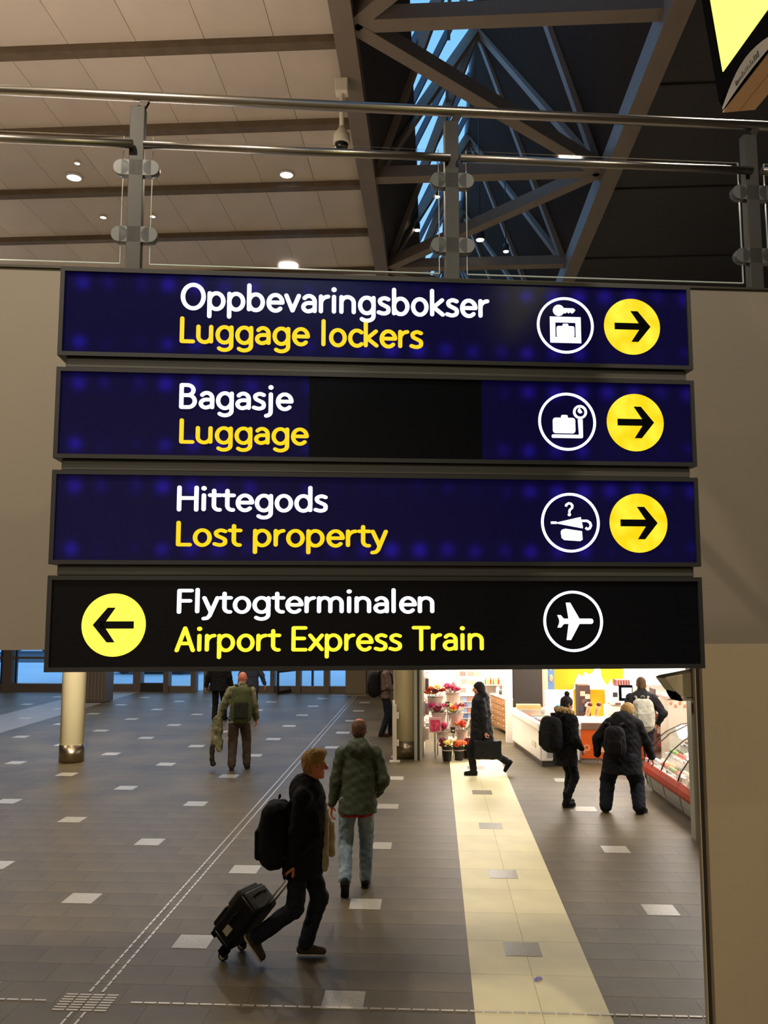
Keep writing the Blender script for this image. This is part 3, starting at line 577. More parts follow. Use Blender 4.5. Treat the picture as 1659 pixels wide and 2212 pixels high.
for i in range(4):
    zt, zb = zr[i]; zc = (zt+zb)/2; e = empty('direction_sign', br(SD)+Vector((0, 0, zc)), labs[i], 'sign', 'lit direction signs', rz=TH)
    def Sp(name, mb, m, **k): return obj(name, mb, m, e, **k)
    hb_, w_ = (zt-zb)/2, .020
    Sp('case', MB().bb((SL, .012, -hb_), (SR, .15, hb_)), CASE)
    fb = MB(); fb.bb((SL, -.012, hb_-w_), (SR, .012, hb_)); fb.bb((SL, -.012, -hb_), (SR, .012, -hb_+w_)); fb.bb((SL, -.012, -hb_+w_), (SL+w_, .012, hb_-w_)); fb.bb((SR-w_, -.012, -hb_+w_), (SR, .012, hb_-w_)); Sp('bezel', fb, BLACKF)
    full = (SL+w_, SR-w_)
    segs = [(full[0], full[1], 1)] if i in (0, 2) else ([(full[0], full[1], 0)] if i == 3 else [(full[0], pl(667, 900, SD)[0], 1), (pl(667, 900, SD)[0], pl(1041, 900, SD)[0], 0), (pl(1041, 900, SD)[0], full[1], 1)])
    for a, b, lit in segs: Sp('face_panel', MB().bb((a, 0, -hb_+w_), (b, .012, hb_-w_)), BLUE if lit else BLACKP)
    for s, xa, xb, yb, yt, c in lines[i]:
        a, z0 = pl(xa, yb, SD); b, _z = pl(xb, yb, SD); z1 = pl(xa+6, yt, SD)[1]; text_obj(s, a, b, z0-zc, z1-zc, (WLIT, YLIT, YLIT2)[c], e)
    (rx, ry, rr), yc_ = icons[i]
    k = .00222     # metres per pixel at the right part of the sign
    a, z = pl(rx, ry, SD); z -= zc; r = pl(rx+rr, ry, SD)[0]-a; k = r/rr
    Sp('ring', ring(a, z, r, .0125), WLIT)
    P = lambda pts: [(a+x*k, z-y*k) for x, y in pts]
    ic = MB(); Y_ = (-.005, -.001)
    if i == 0:
        ic.prism(P([(-33, -18), (33, -18), (33, -6), (-33, -6)])[::-1], *Y_); ic.prism(P([(-33, 26), (33, 26), (33, 38), (-33, 38)])[::-1], *Y_); ic.prism(P([(-33, -6), (-22, -6), (-22, 26), (-33, 26)])[::-1], *Y_); ic.prism(P([(22, -6), (33, -6), (33, 26), (22, 26)])[::-1], *Y_)
        ic.prism(rrect(a-19*k, z-26*k, a+19*k, z-2*k, 4*k), *Y_); ic.prism(rrect(a-6*k, z-4*k, a+6*k, z+3*k, 2*k), *Y_)
        ic.add(disc(a-14*k, z+32*k, 12*k, *Y_).v, disc(0, 0, 1).f); ic.prism(P([(-6, -37), (18, -37), (22, -33), (18, -28), (15, -26), (11, -29), (8, -26), (4, -29), (1, -26), (-6, -27)])[::-1], *Y_)
    elif i == 1:
        ic.prism(rrect(a-31*k, z-25*k, a+17*k, z+8*k, 6*k), *Y_); ic.prism(rrect(a-13*k, z+6*k, a+1*k, z+14*k, 3*k), *Y_); ic.prism(rrect(a-34*k, z-35*k, a+33*k, z-28*k, 3*k), *Y_); ic.prism(P([(23, -5), (33, -5), (33, 32), (25, 32)])[::-1], *Y_)
        q = ring(a+28*k, z+21*k, 15*k, 5*k, *Y_, n=24); ic.add(q.v, q.f); ic.prism(P([(24, -27), (27, -30), (33, -20), (28, -18), (23, -22)])[::-1], *Y_)
    elif i == 2:
        q = MB(); pts = [(a+(-4+10*math.cos(t))*k+.0, z+(34+8*math.sin(t))*k) for t in [PI*(1.0-.15*j) for j in range(11)]]
        arcp = [Vector((a+x*k, -.003, z-y*k)) for x, y in [(-9, -34), (-8, -38), (-3, -41), (2, -40), (5, -36), (4, -31), (-1, -27), (-2, -22)]]
        for u, v in zip(arcp[:-1], arcp[1:]): ic.bar(u, v, .004, .0085, (0, 1, 0)) if False else ic.bar(u, v+(v-u).normalized()*.002, .0105, .004, (0, 1, 0))
        dq = disc(a-2*k, z+17*k, 3.4*k, *Y_, n=16); ic.add(dq.v, dq.f)
        ic.prism(P([(-30, 0), (22, -12), (26, 8), (26, 12), (-30, 2)])[::-1], *Y_); ic.prism(P([(-42, -2), (-30, -2), (-30, 3), (-42, 3)])[::-1], *Y_)
        hk = [Vector((a+x*k, -.003, z-y*k)) for x, y in [(24, -4), (36, -4), (42, 0), (44, 6), (41, 12), (36, 14), (33, 11)]]
        for u, v in zip(hk[:-1], hk[1:]): ic.bar(u, v+(v-u).normalized()*.002, .011, .004, (0, 1, 0))
        ic.prism(rrect(a-21*k, z-30*k, a+2*k, z-14*k, 6*k), *Y_); ic.prism(P([(-12, 13), (24, 18), (25, 36), (20, 39), (-14, 37), (-20, 32), (-20, 18)])[::-1], *Y_)
    else:
        ic.prism(rrect(a-30*k, z-5.5*k, a+43*k, z+5.5*k, 5*k), *Y_); ic.prism(P([(-15, -39), (-6, -39), (14, -4), (14, 4), (-6, 39), (-15, 39), (-10, 5), (-10, -5)])[::-1], *Y_); ic.prism(P([(-34, -13), (-27, -13), (-19, -4), (-19, 4), (-27, 13), (-34, 13), (-30, 3), (-30, -3)])[::-1], *Y_)
    Sp('pictogram', ic, WLIT)
    if yc_ or i == 3:
        cx, cy, rr = yc_ if yc_ else (246, 1350, 69); sg = 1 if yc_ else -1
        a, z = pl(cx, cy, SD); z -= zc; r = abs(pl(cx+rr, cy, SD)[0]-a); k = r/60
        Sp('disc', disc(a, z, r), DISC if i < 3 else mat('disc_lemon_lit', (50, 48, 20), .4, emis=(255, 240, 70), es=1.6))
        P = lambda pts: [(a+sg*x*k, z-y*k) for x, y in pts]
        ar = MB(); hd = P([(39, 0), (11, 33), (-5, 33), (17, 7), (-38, 7), (-38, -7), (17, -7), (-5, -33), (11, -33)])
        # arrow made of convex pieces
        for pc in ([(39, 0), (19, 0), (-3, -33), (12, -33)], [(39, 0), (12, 33), (-3, 33), (19, 0)], [(-38, -7), (26, -7), (26, 7), (-38, 7)]):
            q = P(pc); ar.prism(q, -.0075, -.0045)
        Sp('arrow', ar, BLACKP)
# the frame that carries the four signs
fe = empty('sign_frame', br(SD)+Vector((0, 0, 2.75)), 'dark grey metal frame holding the four stacked signs', 'frame', rz=TH)
GREYF = mat('frame_rail', (66, 65, 58), .5)
for i in range(3): obj('rail', MB().bb((SL+.035, .006, zr[i][1]-2.75-.001), (SR-.03, .10, zr[i+1][0]-2.75+.001)), GREYF, fe, bevel=.006)
for s in (SL+.25, SR-.25): obj('hanger', MB().bb((s-.03, .152, 0), (s+.03, .21, 1.8)), CASE, fe); obj('arm', MB().bb((s-.03, .21, 1.4), (s+.03, 1.1, 1.46)), CASE, fe); obj('arm', MB().bb((s-.03, .21, .35), (s+.03, 1.1, .41)), CASE, fe)

# ================================================================ HANGING SCREEN top right
hd8 = math.radians(6.2); Ps = at(1557, 243, 3.5)
sc = empty('hanging_screen', Ps, 'black hanging screen with bright yellow picture, near the roof at right', 'screen'); tilt = math.radians(7)
# local frame: y runs back towards the viewer, x to the right, z up; leaning a little
Rz = Matrix.Rotation(hd8, 4, 'Z') @ Matrix.Rotation(-tilt, 4, 'Y'); sc.rotation_euler = Rz.to_euler()
BEZ = mat('screen_bezel', (14, 14, 16), .4, spec=0)
obj('housing', MB().prism([(.012, 0.02), (.03, 0), (.15, 0), (.15, 1.1), (0.0, 1.1), (0, .05)], -2.2, 0), BEZ, sc)
obj('underside', MB().bb((.006, -2.19, -.004), (.075, -.004, .0)), mat('underside_peach', (250, 205, 160), .3), sc); obj('underside', MB().bb((.079, -2.19, -.004), (.148, -.004, .0)), MATS['underside_peach'], sc)  # peach colour carries the warm light bounced up from below
obj('display', MB().bb((-.004, -2.1, .135), (.0, -.075, 1.05)), mat('screen_yellow', (250, 250, 90), .3, emis=(246, 250, 120), es=1.0), sc)
lg = MB(); lg.add(*[[(-.012*math.sin(PI*t)-.001, -.02-.5*t, -.002 + zz*(.012+.055*math.sin(PI*t))) for zz in (0, 1) for t in [j/12 for j in range(13)]], [(j, j+1, 14+j, 13+j) for j in range(12)]]); obj('name_bar', lg, mat('bar_grey', (112, 106, 96), .35), sc)
tx = MB(); y = -.50
for wd in (3, 5, 4, 2, 6, 4, 3, 5): 
    for q in range(wd): tx.bb((-.0052, y-.0, .185), (-.0041, y-.006, .185+random.choice((.012, .016, .02)))); y -= .011
    y -= .012
obj('small_print', tx, mat('print_dark', (90, 95, 30), .5), sc)
hz = MB()
for j in range(14): hz.bb((-.0135, -.17-j*.014, .012), (-.0115, -.178-j*.014, .012+random.choice((.012, .018, .022))))
obj('dark_marks', hz, mat('marks', (40, 40, 40), .5), sc)
obj('hanger', MB().tube([(.07, -1.1, 1.1), (.07, -1.1, 3.9)], .03, 12), BEZ, sc)

# ================================================================ beige housing on the pier
HOUS = mat('housing_beige', (186, 174, 138), .45, var=.02)
hD = 5.32; q = [pl(a, b, hD) for a, b in ((1437, 1466), (1446, 1462), (1530, 1446), (1530, 1501), (1472, 1506), (1458, 1494))]
he = empty('camera_housing', br(hD)+Vector((0, 0, 2.45)), 'beige wedge-shaped camera housing with round emblem beside the pier', 'camera', rz=TH)
L2 = lambda pts: [(s_, z_-2.45) for s_, z_ in pts]
obj('shell', MB().prism(L2(q)[::-1], 0, .16), HOUS, he, bevel=.003)
obj('label_plate', MB().prism(L2([pl(a, b, hD) for a, b in ((1470, 1505), (1530, 1498), (1530, 1511), (1476, 1514))])[::-1], -.004, .1), mat('plate_pale', (205, 196, 160), .4), he)
obj('lens_window', MB().prism(L2([pl(a, b, hD) for a, b in ((1457, 1491), (1473, 1505), (1477, 1514), (1469, 1515), (1461, 1503))])[::-1], .0, .14), BEZ, he)
a, z = pl(1510, 1485, hD); obj('emblem', ring(a, z-2.45, .026, .003, -.003, .001, 28), mat('emblem_line', (118, 106, 80), .5), he)
em = MB(); em.prism([(a-.012, z-2.45+.012), (a-.006, z-2.45+.008), (a+.002, z-2.45-.004), (a+.006, z-2.45+.006), (a+.016, z-2.45-.012), (a+.008, z-2.45-.010), (a-.001, z-2.45-.012), (a-.008, z-2.45)], -.003, .001); obj('emblem_mark', em, mat('emblem_dark', (60, 50, 40), .5), he)
mk = MB(); [mk.bb((pl(1483+j*2.5, 1506, hD)[0], -.006, pl(1483, 1508.5, hD)[1]-2.45), (pl(1484.6+j*2.5, 1506, hD)[0], -.003, pl(1483, 1505.5-random.choice((0, 1)), hD)[1]-2.45)) for j in range(10)]; obj('lettering_mark', mk, MATS['emblem_dark'], he)
obj('wall_bracket', MB().bb((1.56, .05, -.02), (1.66, .13, .08)), HOUS, he)

# ================================================================ PEOPLE
def ik(a, c, l1, l2, hint):
    a, c, hint = np.array(a, float), np.array(c, float), np.array(hint, float); d = c-a; L = np.linalg.norm(d); u = d/L; L = min(L, (l1+l2)*.998)
    x = (l1*l1-l2*l2+L*L)/(2*L); h = math.sqrt(max(l1*l1-x*x, 0)); p = hint-u*(hint@u); p = p/(np.linalg.norm(p)+1e-9); return a+u*x+p*h, a+u*L
def rotm(yaw, pitch, roll=0): return np.array(Matrix.Rotation(math.radians(yaw), 3, 'Z') @ Matrix.Rotation(math.radians(pitch), 3, 'X') @ Matrix.Rotation(math.radians(roll), 3, 'Y'))
def cloth(name, rgb, rough=.85, var=.18, scale=14, bump=.35, bscale=60, rgb2=None, stretch=None): return mat('cloth_'+name, rgb, rough, var=var, scale=scale, bump=bump, bscale=bscale, rgb2=rgb2, stretch=stretch, spec=.25)
def hand_field(W, f, pn, t, curl, s=1.0):
    f, pn, t = [np.array(v, float)/np.linalg.norm(v) for v in (f, pn, t)]; S_ = SDF()
    S_.cap(W-f*.03*s, W+f*.02*s, .027*s, .030*s, sq=(pn, .8)); S_.cap(W+f*.03*s, W+f*.075*s, .037*s, .039*s, k=.02, sq=(pn, .42))
    for i, (o, L, fl) in enumerate(((.028, .068, .95), (.0095, .078, 1.0), (-.0095, .072, 1.05), (-.028, .056, 1.1))):
        b = W+f*.085*s+t*o*s; d = f.copy(); ang = 0
        for j, q in enumerate((.45, .32, .23)):
            ang += curl*fl*(.9 if j else .7); d = f*math.cos(ang)+pn*math.sin(ang); e = b+d*L*q*1.15*s; S_.cap(b, e, .0088*s, .0078*s, k=.005); b = e
    b = W+f*.03*s+t*.030*s; d1 = f*.55+t*.6+pn*(.3+.4*min(curl, 1)); d1 /= np.linalg.norm(d1); m = b+d1*.042*s; d2 = f*.8+t*.1+pn*(.3+.5*min(curl, 1)); d2 /= np.linalg.norm(d2)
    S_.cap(b, m, .013*s, .0105*s, k=.012); S_.cap(m, m+d2*.034*s, .0105*s, .0088*s, k=.005); return S_
def person(pos, rz, H, label, P, Cc, h=.012, hh=.006):
    s = H/1.78; root = empty('person', pos, label, 'person', rz=math.radians(rz)); bulk = Cc.get('bulk', 1.0)
    hz = P.get('hip', .92)*s; lx, ly = P.get('lean', (0, .03)); pel = np.array([0, 0, hz]); ch = np.array([lx, ly, hz+.36*s]); nk = np.array([lx*1.2, ly*1.3+.0, hz+.56*s]); hd = nk+np.array(P.get('headoff', (0, .03, .145)))*s
    skin = mat('skin_'+Cc.get('sk', 'light'), {'light': (226, 160, 128), 'red': (214, 128, 98)}[Cc.get('sk', 'light')], .5, var=.08, scale=10, bump=.1, bscale=80)
    B = SDF(); ry = .62
    B.cap(pel+(0, 0, .02), pel+(0, 0, .1), .15*bulk*s, .135*bulk*s, sq=((0, 1, 0), ry)).cap(pel+(0, 0, .1), ch, .13*bulk*s, .15*bulk*s, k=.04, sq=((0, 1, 0), ry)).cap(ch, ch+np.array([0, -.01, .12*s]), .155*bulk*s, .12*s, k=.04, sq=((0, 1, 0), ry))
    B.cap(nk-(0, .01, .08*s), nk+np.array([0, .01, .06*s]), .058*s, .052*s, k=.04)
    limbs = {}
    for sd, k in ((-1, 'L'), (1, 'R')):
        hip = np.array([sd*.09*s*bulk**.5, 0, hz-.02]); an = np.array(P['a'+k], float)*(1, 1, 1); kn, an = ik(hip, an, .435*s, .42*s, P.get('k'+k, (sd*.1, 1, 0)))
        sh = ch+np.array([sd*.185*s*(bulk**.5), -.01, .115*s]); wr = np.array(P['w'+k], float); el, wr = ik(sh, wr, .29*s, .26*s, P.get('e'+k, (sd*.4, -1, -.2)))
        limbs[k] = (hip, kn, an, sh, el, wr)
        B.cap(hip, kn, .080*s*bulk**.5, .050*s, k=.03).cap(kn, kn*.65+an*.35, .048*s, .050*s, k=.02).cap(kn*.65+an*.35, an, .050*s, .034*s, k=.02)
        B.cap(ch+np.array([sd*.10, 0, .12*s]), sh, .055*s, .055*s, k=.04).cap(sh, el, .05*s, .040*s, k=.03).cap(el, wr, .040*s, .027*s, k=.02)
    # head
    R = rotm(*P.get('head', (0, 0))); Hh = SDF(); hp = lambda x, y, z: hd+R@(np.array([x, y, z])*s)
    Hh.cap(nk-np.array([0, .005, .05])*s, hd+R@(np.array([0, -.015, -.05])*s), .056*s, .055*s)
    Hh.ell(hp(0, -.012, .03), np.array([.076, .096, .088])*s, k=.02, rot=R).ell(hp(0, .028, -.045), np.array([.058, .064, .072])*s, k=.035, rot=R).ell(hp(0, .07, -.098), np.array([.026, .022, .018])*s, k=.02, rot=R)
    for q in (-1, 1):
        Hh.ell(hp(q*.030, .098, .010), np.array([.017, .016, .011])*s, k=.010, rot=R, op='sub').cap(hp(q*.012, .088, .028), hp(q*.045, .076, .028), .008*s, .006*s, k=.012).ell(hp(q*.04, .07, -.025), np.array([.02, .018, .018])*s, k=.02, rot=R)
        Hh.ell(hp(q*.079, -.008, -.004), np.array([.009, .019, .031])*s, k=.006, rot=R).ell(hp(q*.082, .0, -.002), np.array([.006, .009, .016])*s, k=.003, rot=R, op='sub').ell(hp(q*.029, .080, .009), np.array([.0125, .0125, .010])*s, k=.003, rot=R)
    Hh.cap(hp(0, .090, .020), hp(0, .112, -.020), .0075*s, .0125*s, k=.012).cap(hp(-.011, .100, -.026), hp(.011, .100, -.026), .008*s, k=.008).cap(hp(-.019, .084, -.054), hp(.019, .084, -.054), .0068*s, k=.008).cap(hp(-.016, .083, -.066), hp(.016, .083, -.066), .0075*s, k=.008)
    fields = [(B, h), (Hh, hh)]
    for sd, k in ((-1, 'L'), (1, 'R')):
        if P.get('nohand'+k): continue
        hip, kn, an, sh, el, wr = limbs[k]; f = P.get('f'+k); f = np.array(f, float) if f is not None else (wr-el)/np.linalg.norm(wr-el)*.8+np.array((0, .1, -.3)); pn = np.array(P.get('p'+k, (-sd, 0, 0)), float); f = f/np.linalg.norm(f); pn = pn-f*(pn@f); pn /= np.linalg.norm(pn)
        t = np.cross(f, pn)*(1 if sd < 0 else -1)
        if t[1] < -.2 and 'p'+k not in P: t = -t
        fields.append((hand_field(wr, f, pn, t, P.get('curl'+k, .45), s), .0045))
    sdf_obj('body', fields, skin, root)
    for q in (-1, 1):
        e = MB().ball(hp(q*.029, .0835, .0085), .0095*s, 12, 8); eo = obj('eye', e, mat('eye_white', (225, 220, 214), .2), root); obj('iris', MB().ball(hp(q*.029, .0905, .0085), .0045*s, 8, 6), mat('iris', (50, 44, 40), .2), eo)
    # hair
    hs = Cc.get('hair', 'short'); hm = cloth('hair_'+Cc.get('hairname', 'brown'), Cc.get('hairrgb', (70, 50, 36)), .6, var=.35, scale=60, bump=.8, bscale=160)
    Ha = SDF()
    if hs in ('short', 'crop', 'long', 'bun', 'wave'):
        g = .5 if hs == 'crop' else 1
        Ha.ell(hp(0, -.016, .036), np.array([.076+.010*g, .096+.010*g, .088+.012*g])*s, rot=R).ell(hp(0, -.04, -.03), np.array([.072+.006*g, .058+.006*g, .065])*s, k=.03, rot=R)
        if hs == 'short': Ha.cap(hp(-.04, .06, .105), hp(.04, .065, .10), .026*s, k=.03).ell(hp(0, .03, .112), np.array([.06, .07, .028])*s, k=.03, rot=R)
        if hs == 'long': Ha.ell(hp(0, -.045, -.06), np.array([.098, .075, .12])*s, k=.04, rot=R).ell(hp(0, -.06, -.15), np.array([.085, .05, .08])*s, k=.04, rot=R)
        if hs == 'wave': Ha.ell(hp(0, -.03, .0), np.array([.1, .095, .11])*s, k=.03, rot=R)
        Ha.ell(hp(0, .115, -.035), np.array([.085, .075, .088])*s, k=.01, rot=R, op='sub')
        for q in (-1, 1):
            if hs in ('short', 'crop'): Ha.ell(hp(q*.085, .01, -.03), np.array([.025, .03, .05])*s, k=.01, rot=R, op='sub')
        if hs == 'bun': Ha.ell(hp(0, -.035, .165), np.array([.044, .044, .042])*s, k=.012, rot=R)
        Ha.noise(.003 if hs != 'crop' else .001, 95, 1.3, .6)
    elif hs == 'ring':
        Ha.ell(hp(0, -.016, .026), np.array([.084, .103, .09])*s, rot=R).ell(hp(0, -.05, -.035), np.array([.068, .055, .055])*s, k=.03, rot=R).ell(hp(0, .04, .14), np.array([.06, .115, .085])*s, k=.01, rot=R, op='sub').ell(hp(0, .12, -.03), np.array([.1, .09, .1])*s, k=.01, rot=R, op='sub')
        Ha.noise(.002, 95, .4, .6)
    if hs != 'none': sdf_obj('hair', [(Ha, hh)], hm, root)
    # trousers
    tb = Cc.get('tbulk', 1.0); Tn = SDF(); Tn.cap(pel+(0, 0, -.02), pel+(0, 0, .02), .155*bulk*s, .15*bulk*s, sq=((0, 1, 0), .66))
    for k in 'LR':
        hip, kn, an, *_ = limbs[k]; d = (an-kn)/np.linalg.norm(an-kn); e = an+d*.005
        Tn.cap(hip, kn, .094*s*tb*bulk**.5, .078*s*tb, k=.03).cap(kn, e-d*.02, .076*s*tb, .066*s*tb, k=.02)
    Tn.noise(.0045, 34, .7, 1.3).noise(.002, 90, 2.2, 1.5); sdf_obj('trousers', [(Tn, max(h*.9, .009))], Cc['tm'], root)
    # shoes
    for sd, k in ((-1, 'L'), (1, 'R')):
        an = limbs[k][2]; yw, pt = P.get('foot'+k, (sd*6, 0)); Rf = rotm(-yw, -pt); fp = lambda x, y, z: an+Rf@(np.array([x, y, z])*s); hl = Cc.get('boot', 0)
        Sh = SDF(); Sh.cap(fp(0, -.035, -.035), fp(0, .03, -.03), .042*s, .040*s).cap(fp(0, .03, -.035), fp(0, .15, -.052), .040*s, .036*s, k=.03).cap(fp(0, 0, 0), fp(0, -.005, .03+hl), .044*s, .047*s, k=.03)
        Sh.box(fp(0, .045, -.12), np.array([.1, .25, .04])*s, rd=.002, k=.004, rot=Rf, op='sub')
        so = sdf_obj('shoe', [(Sh, .006 if h < .011 else .008)], Cc['sm'], root)
        So = SDF(); So.cap(fp(0, -.035, -.074), fp(0, .145, -.074), .043*s, .044*s, sq=(Rf@np.array([0, 0, 1.]), .30)); sdf_obj('sole', [(So, .006)], Cc.get('solem', Cc['sm']), so)
    # jacket
    J = Cc['jacket']; jb = J.get('bulk', 1.0)*bulk; hem = J['hem']*s; Jk = SDF(); hemc = pel+np.array([0, J.get('hemy', 0), hem-hz-.12]); fl_ = J.get('flare', 1.0)
    dq = J.get('depth', .70)
    Jk.cap(ch+np.array([0, 0, .08*s]), ch-np.array([0, 0, .12*s]), .165*jb*s, .178*jb*s, sq=((0, 1, 0), dq)).cap(ch-np.array([0, 0, .12*s]), hemc, .176*jb*s, .185*jb*fl_*s, k=.04, sq=((0, 1, 0), dq)).below(hem)
    for sd, k in ((-1, 'L'), (1, 'R')):
        hip, kn, an, sh, el, wr = limbs[k]; d = (wr-el)/np.linalg.norm(wr-el); sb = J.get('sleeve', 1.0)
        Jk.cap(ch+np.array([sd*.07, -.005, .14*s]), sh-np.array([sd*.012, 0, .005]), .066*s*sb, .068*s*sb, k=.05).cap(sh, el, .070*s*sb, .062*s*sb, k=.03).cap(el, wr-d*.015, .062*s*sb, .046*s*sb, k=.025)
    Jk.cap(nk-(0, .012, .07*s), nk+np.array([0, .0, J.get('collar', .0)*s]), .085*s, .074*s, k=.03)
    if J.get('hood'): Jk.ell(nk+np.array([0, -.095, -.025])*s, np.array([.135, .075, .085])*s, k=.03).ell(nk+np.array([0, -.055, .03])*s, np.array([.11, .085, .055])*s, k=.03)
    Jk.ell(nk+np.array([0, .05, .09])*s, np.array([.062, .09, .08])*s, k=.02, op='sub') if J.get('open') else None
    Jk.noise(.006, 26, .3+H, 1.2).noise(.0025, 70, H*3, 1.4); sdf_obj('jacket', [(Jk, max(h*.9, .009))], J['m'], root)
    if J.get('fur'):
        Fu = SDF()
        pts = [nk+np.array([.125*math.cos(a), -.02+.115*math.sin(a), .045-.035*math.sin(a)])*s for a in [math.radians(d) for d in range(-215, 36, 25)]]
        for a, b in zip(pts[:-1], pts[1:]): Fu.cap(a, b, .042*s, k=.03)
        Fu.noise(.009, 75, .3).noise(.005, 140, 1.1); sdf_obj('fur_trim', [(Fu, .008)], cloth('fur', (190, 160, 112), .9, var=.35, scale=40, bump=.8, bscale=120), root)
    return root, dict(ch=ch, nk=nk, hd=hd, s=s, limbs=limbs, pel=pel)
def world(root_pos, rz, p): return Vector(root_pos)+Matrix.Rotation(math.radians(rz), 3, 'Z') @ Vector(p)
def backpack(pos, rz, c, size, m, label, m2=None, tilt=0, pocket=True, chest=None, bands=None):
    """c: centre in the wearer's frame; size (width, depth, height); worn against the back"""
    e = empty('backpack', pos, label, 'backpack', 'backpacks', rz=math.radians(rz)); wd, dp, ht = size; c = np.array(c, float); R = rotm(0, tilt)
    p = lambda x, y, z: c+R@np.array([x, y, z]); A = SDF()
    A.box(p(0, 0, -ht*.02), (wd/2, dp/2*.88, ht/2), rd=.095, k=.02, rot=R).ell(p(0, -dp*.10, -ht*.10), (wd*.51, dp*.54, ht*.46), k=.08, rot=R).noise(.004, 40, wd*9)
    sdf_obj('bag_body', [(A, .011)], m, e)
    if pocket:
        Q = SDF(); Q.box(p(0, -dp*.52, -ht*.16), (wd*.36, dp*.16, ht*.24), rd=.03, rot=R).noise(.002, 60, 1); po = sdf_obj('front_pocket', [(Q, .009)], m2 or m, e)
        obj('zip', MB().tube([tuple(p(-wd*.3+wd*.6*i/8, -dp*.66-.0, -ht*.0+.0*math.sin(i))) for i in range(9)], .004, 6), mat('zip_grey', (120, 118, 112), .4, .5), po)
    sm_ = cloth('strap_black', (26, 26, 28)) if m2 is None else m2
    for sd in (-1, 1):
        q = [p(sd*wd*.26, dp*.40, ht*.40), p(sd*wd*.30, dp*.5+.02, ht*.52), p(sd*.15, dp*.5+.11, ht*.50), p(sd*.155, dp*.5+.25, ht*.36), p(sd*.17, dp*.5+.27, ht*.0), p(sd*.2, dp*.5+.14, -ht*.22), p(sd*wd*.40, dp*.3, -ht*.33)]
        obj('shoulder_strap', MB().tube([tuple(v) for v in q], .020, 8), sm_, e)
    obj('haul_loop', MB().tube([tuple(p(-.03, dp*.1, ht*.52)), tuple(p(-.02, dp*.1, ht*.57)), tuple(p(.02, dp*.1, ht*.57)), tuple(p(.03, dp*.1, ht*.52))], .008, 6), sm_, e)
    for sd in (-1, 1): obj('side_strap', MB().bar(p(sd*wd*.5, -dp*.3, -ht*.1), p(sd*wd*.5, dp*.3, -ht*.05), .006, .02), sm_, e)
    return e
BLK = cloth('black', (22, 22, 24)); NAVY = cloth('navy_jeans', (30, 34, 44)); 
# 1 blond man pulling a suitcase
b1 = onz(662, 2072); r1 = -90; P1 = (b1.x-.05, 7.6, 0)
root, I1 = person(P1, r1, 1.75, 'blond person in black jacket and dark jeans walking right, pulling a suitcase', dict(hip=.925, lean=(0, .05), headoff=(0, .045, .165), head=(2, -3), aL=(-.08, .03, .095), aR=(.10, -.36, .215), footL=(-2, 0), footR=(6, 52), wR=(.19, -.03, .78), wL=(-.15, .11, 1.25), fR=(0, -.12, -1), pR=(-.2, -1, 0), curlR=1.15, curlL=1.1, pL=(1, 0, 0), eL=(-.5, -1, -.6)),
    dict(hair='short', hairname='blond', hairrgb=(178, 140, 84), sk='red', tm=cloth('dark_jeans', (32, 36, 46), var=.25, scale=20), sm=cloth('shoe_brown', (70, 62, 46)), solem=mat('sole_cream', (226, 220, 196), .6), jacket=dict(hem=.72, m=cloth('black_jacket', (17, 17, 18)), bulk=1.16, sleeve=1.18, hood=True, collar=.03, depth=.82, flare=1.02)), h=.008, hh=.004)
lin_ = SDF(); lin_.box((0, .205, 1.0), (.06, .03, .26), rd=.03, k=.01).noise(.006, 30, 1.); sdf_obj('jumper', [(lin_, .009)], cloth('beige_knit', (168, 152, 122)), root)
backpack(P1, r1, (.02, -.215, 1.06), (.34, .25, .54), cloth('pack_black', (20, 20, 22)), 'black backpack worn by the blond person pulling the suitcase')
# the carrier bag in his far hand
wl = I1['limbs']['L'][5]; te = empty('tote_bag', world(P1, r1, (wl[0]-.02, wl[1]+.05, 0)), 'pale beige carrier bag held at the front of the blond person', 'bag', rz=math.radians(r1)); zt_ = wl[2]-.09
tb = SDF(); tb.box((0, .0, zt_-.20), (.03, .11, .15), rd=.025).noise(.008, 22, .5); sdf_obj('bag_body', [(tb, .009)], mat('paper_cream', (224, 212, 172), .7, rgb2=(200, 170, 124), scale=9), te)
for d in (-.025, .025): obj('handle', MB().tube([(d, -.08, zt_-.06), (d*.5, -.03, zt_+.03), (d*.5, .03, zt_+.03), (d, .08, zt_-.06)], .006, 6), mat('paper_cream2', (200, 186, 150), .7), te)
# suitcase
wrR = world(P1, r1, I1['limbs']['R'][5]+np.array([0, -.02, -.085])); wc = at(503, 2048, wrR.y+.25); base = Vector((wc.x, wc.y, .045)); dv = wrR-base; Lh = dv.length
su = empty('suitcase', base, 'black fabric trolley suitcase tilted on its wheels behind the blond person', 'suitcase'); zz_ = dv.normalized(); yy_ = Vector((0, 0, 1)).cross(dv).normalized(); xx_ = yy_.cross(zz_); su.rotation_euler = Matrix((xx_, yy_, zz_)).transposed().to_euler()
SB = cloth('case_black', (20, 20, 20), .7); SG = mat('case_grey', (66, 64, 56), .5, var=.15, scale=20, bump=.2)
def sbox(nm, a, b, m, rd, vox=.009, par=su):
    f = SDF(); a, b = np.array(a), np.array(b); f.box((a+b)/2, (b-a)/2, rd=rd); return sdf_obj(nm, [(f, vox)], m, par)
sbox('shell', (-.22, -.155, .06), (.015, .155, .55), SB, .035, .008); sbox('front_pocket', (-.255, -.13, .10), (-.205, .13, .32), SB, .02); sbox('front_pocket', (-.258, -.13, .34), (-.205, .13, .52), SG, .02)
sbox('top_panel', (-.19, -.14, .52), (-.01, .14, .562), SG, .018)
for zz in (.11, .53): obj('zip_line', MB().tube([(-.18, -.157, zz), (-.02, -.157, zz)], .004, 6), MATS['zip_grey'] if 'zip_grey' in MATS else SG, su)
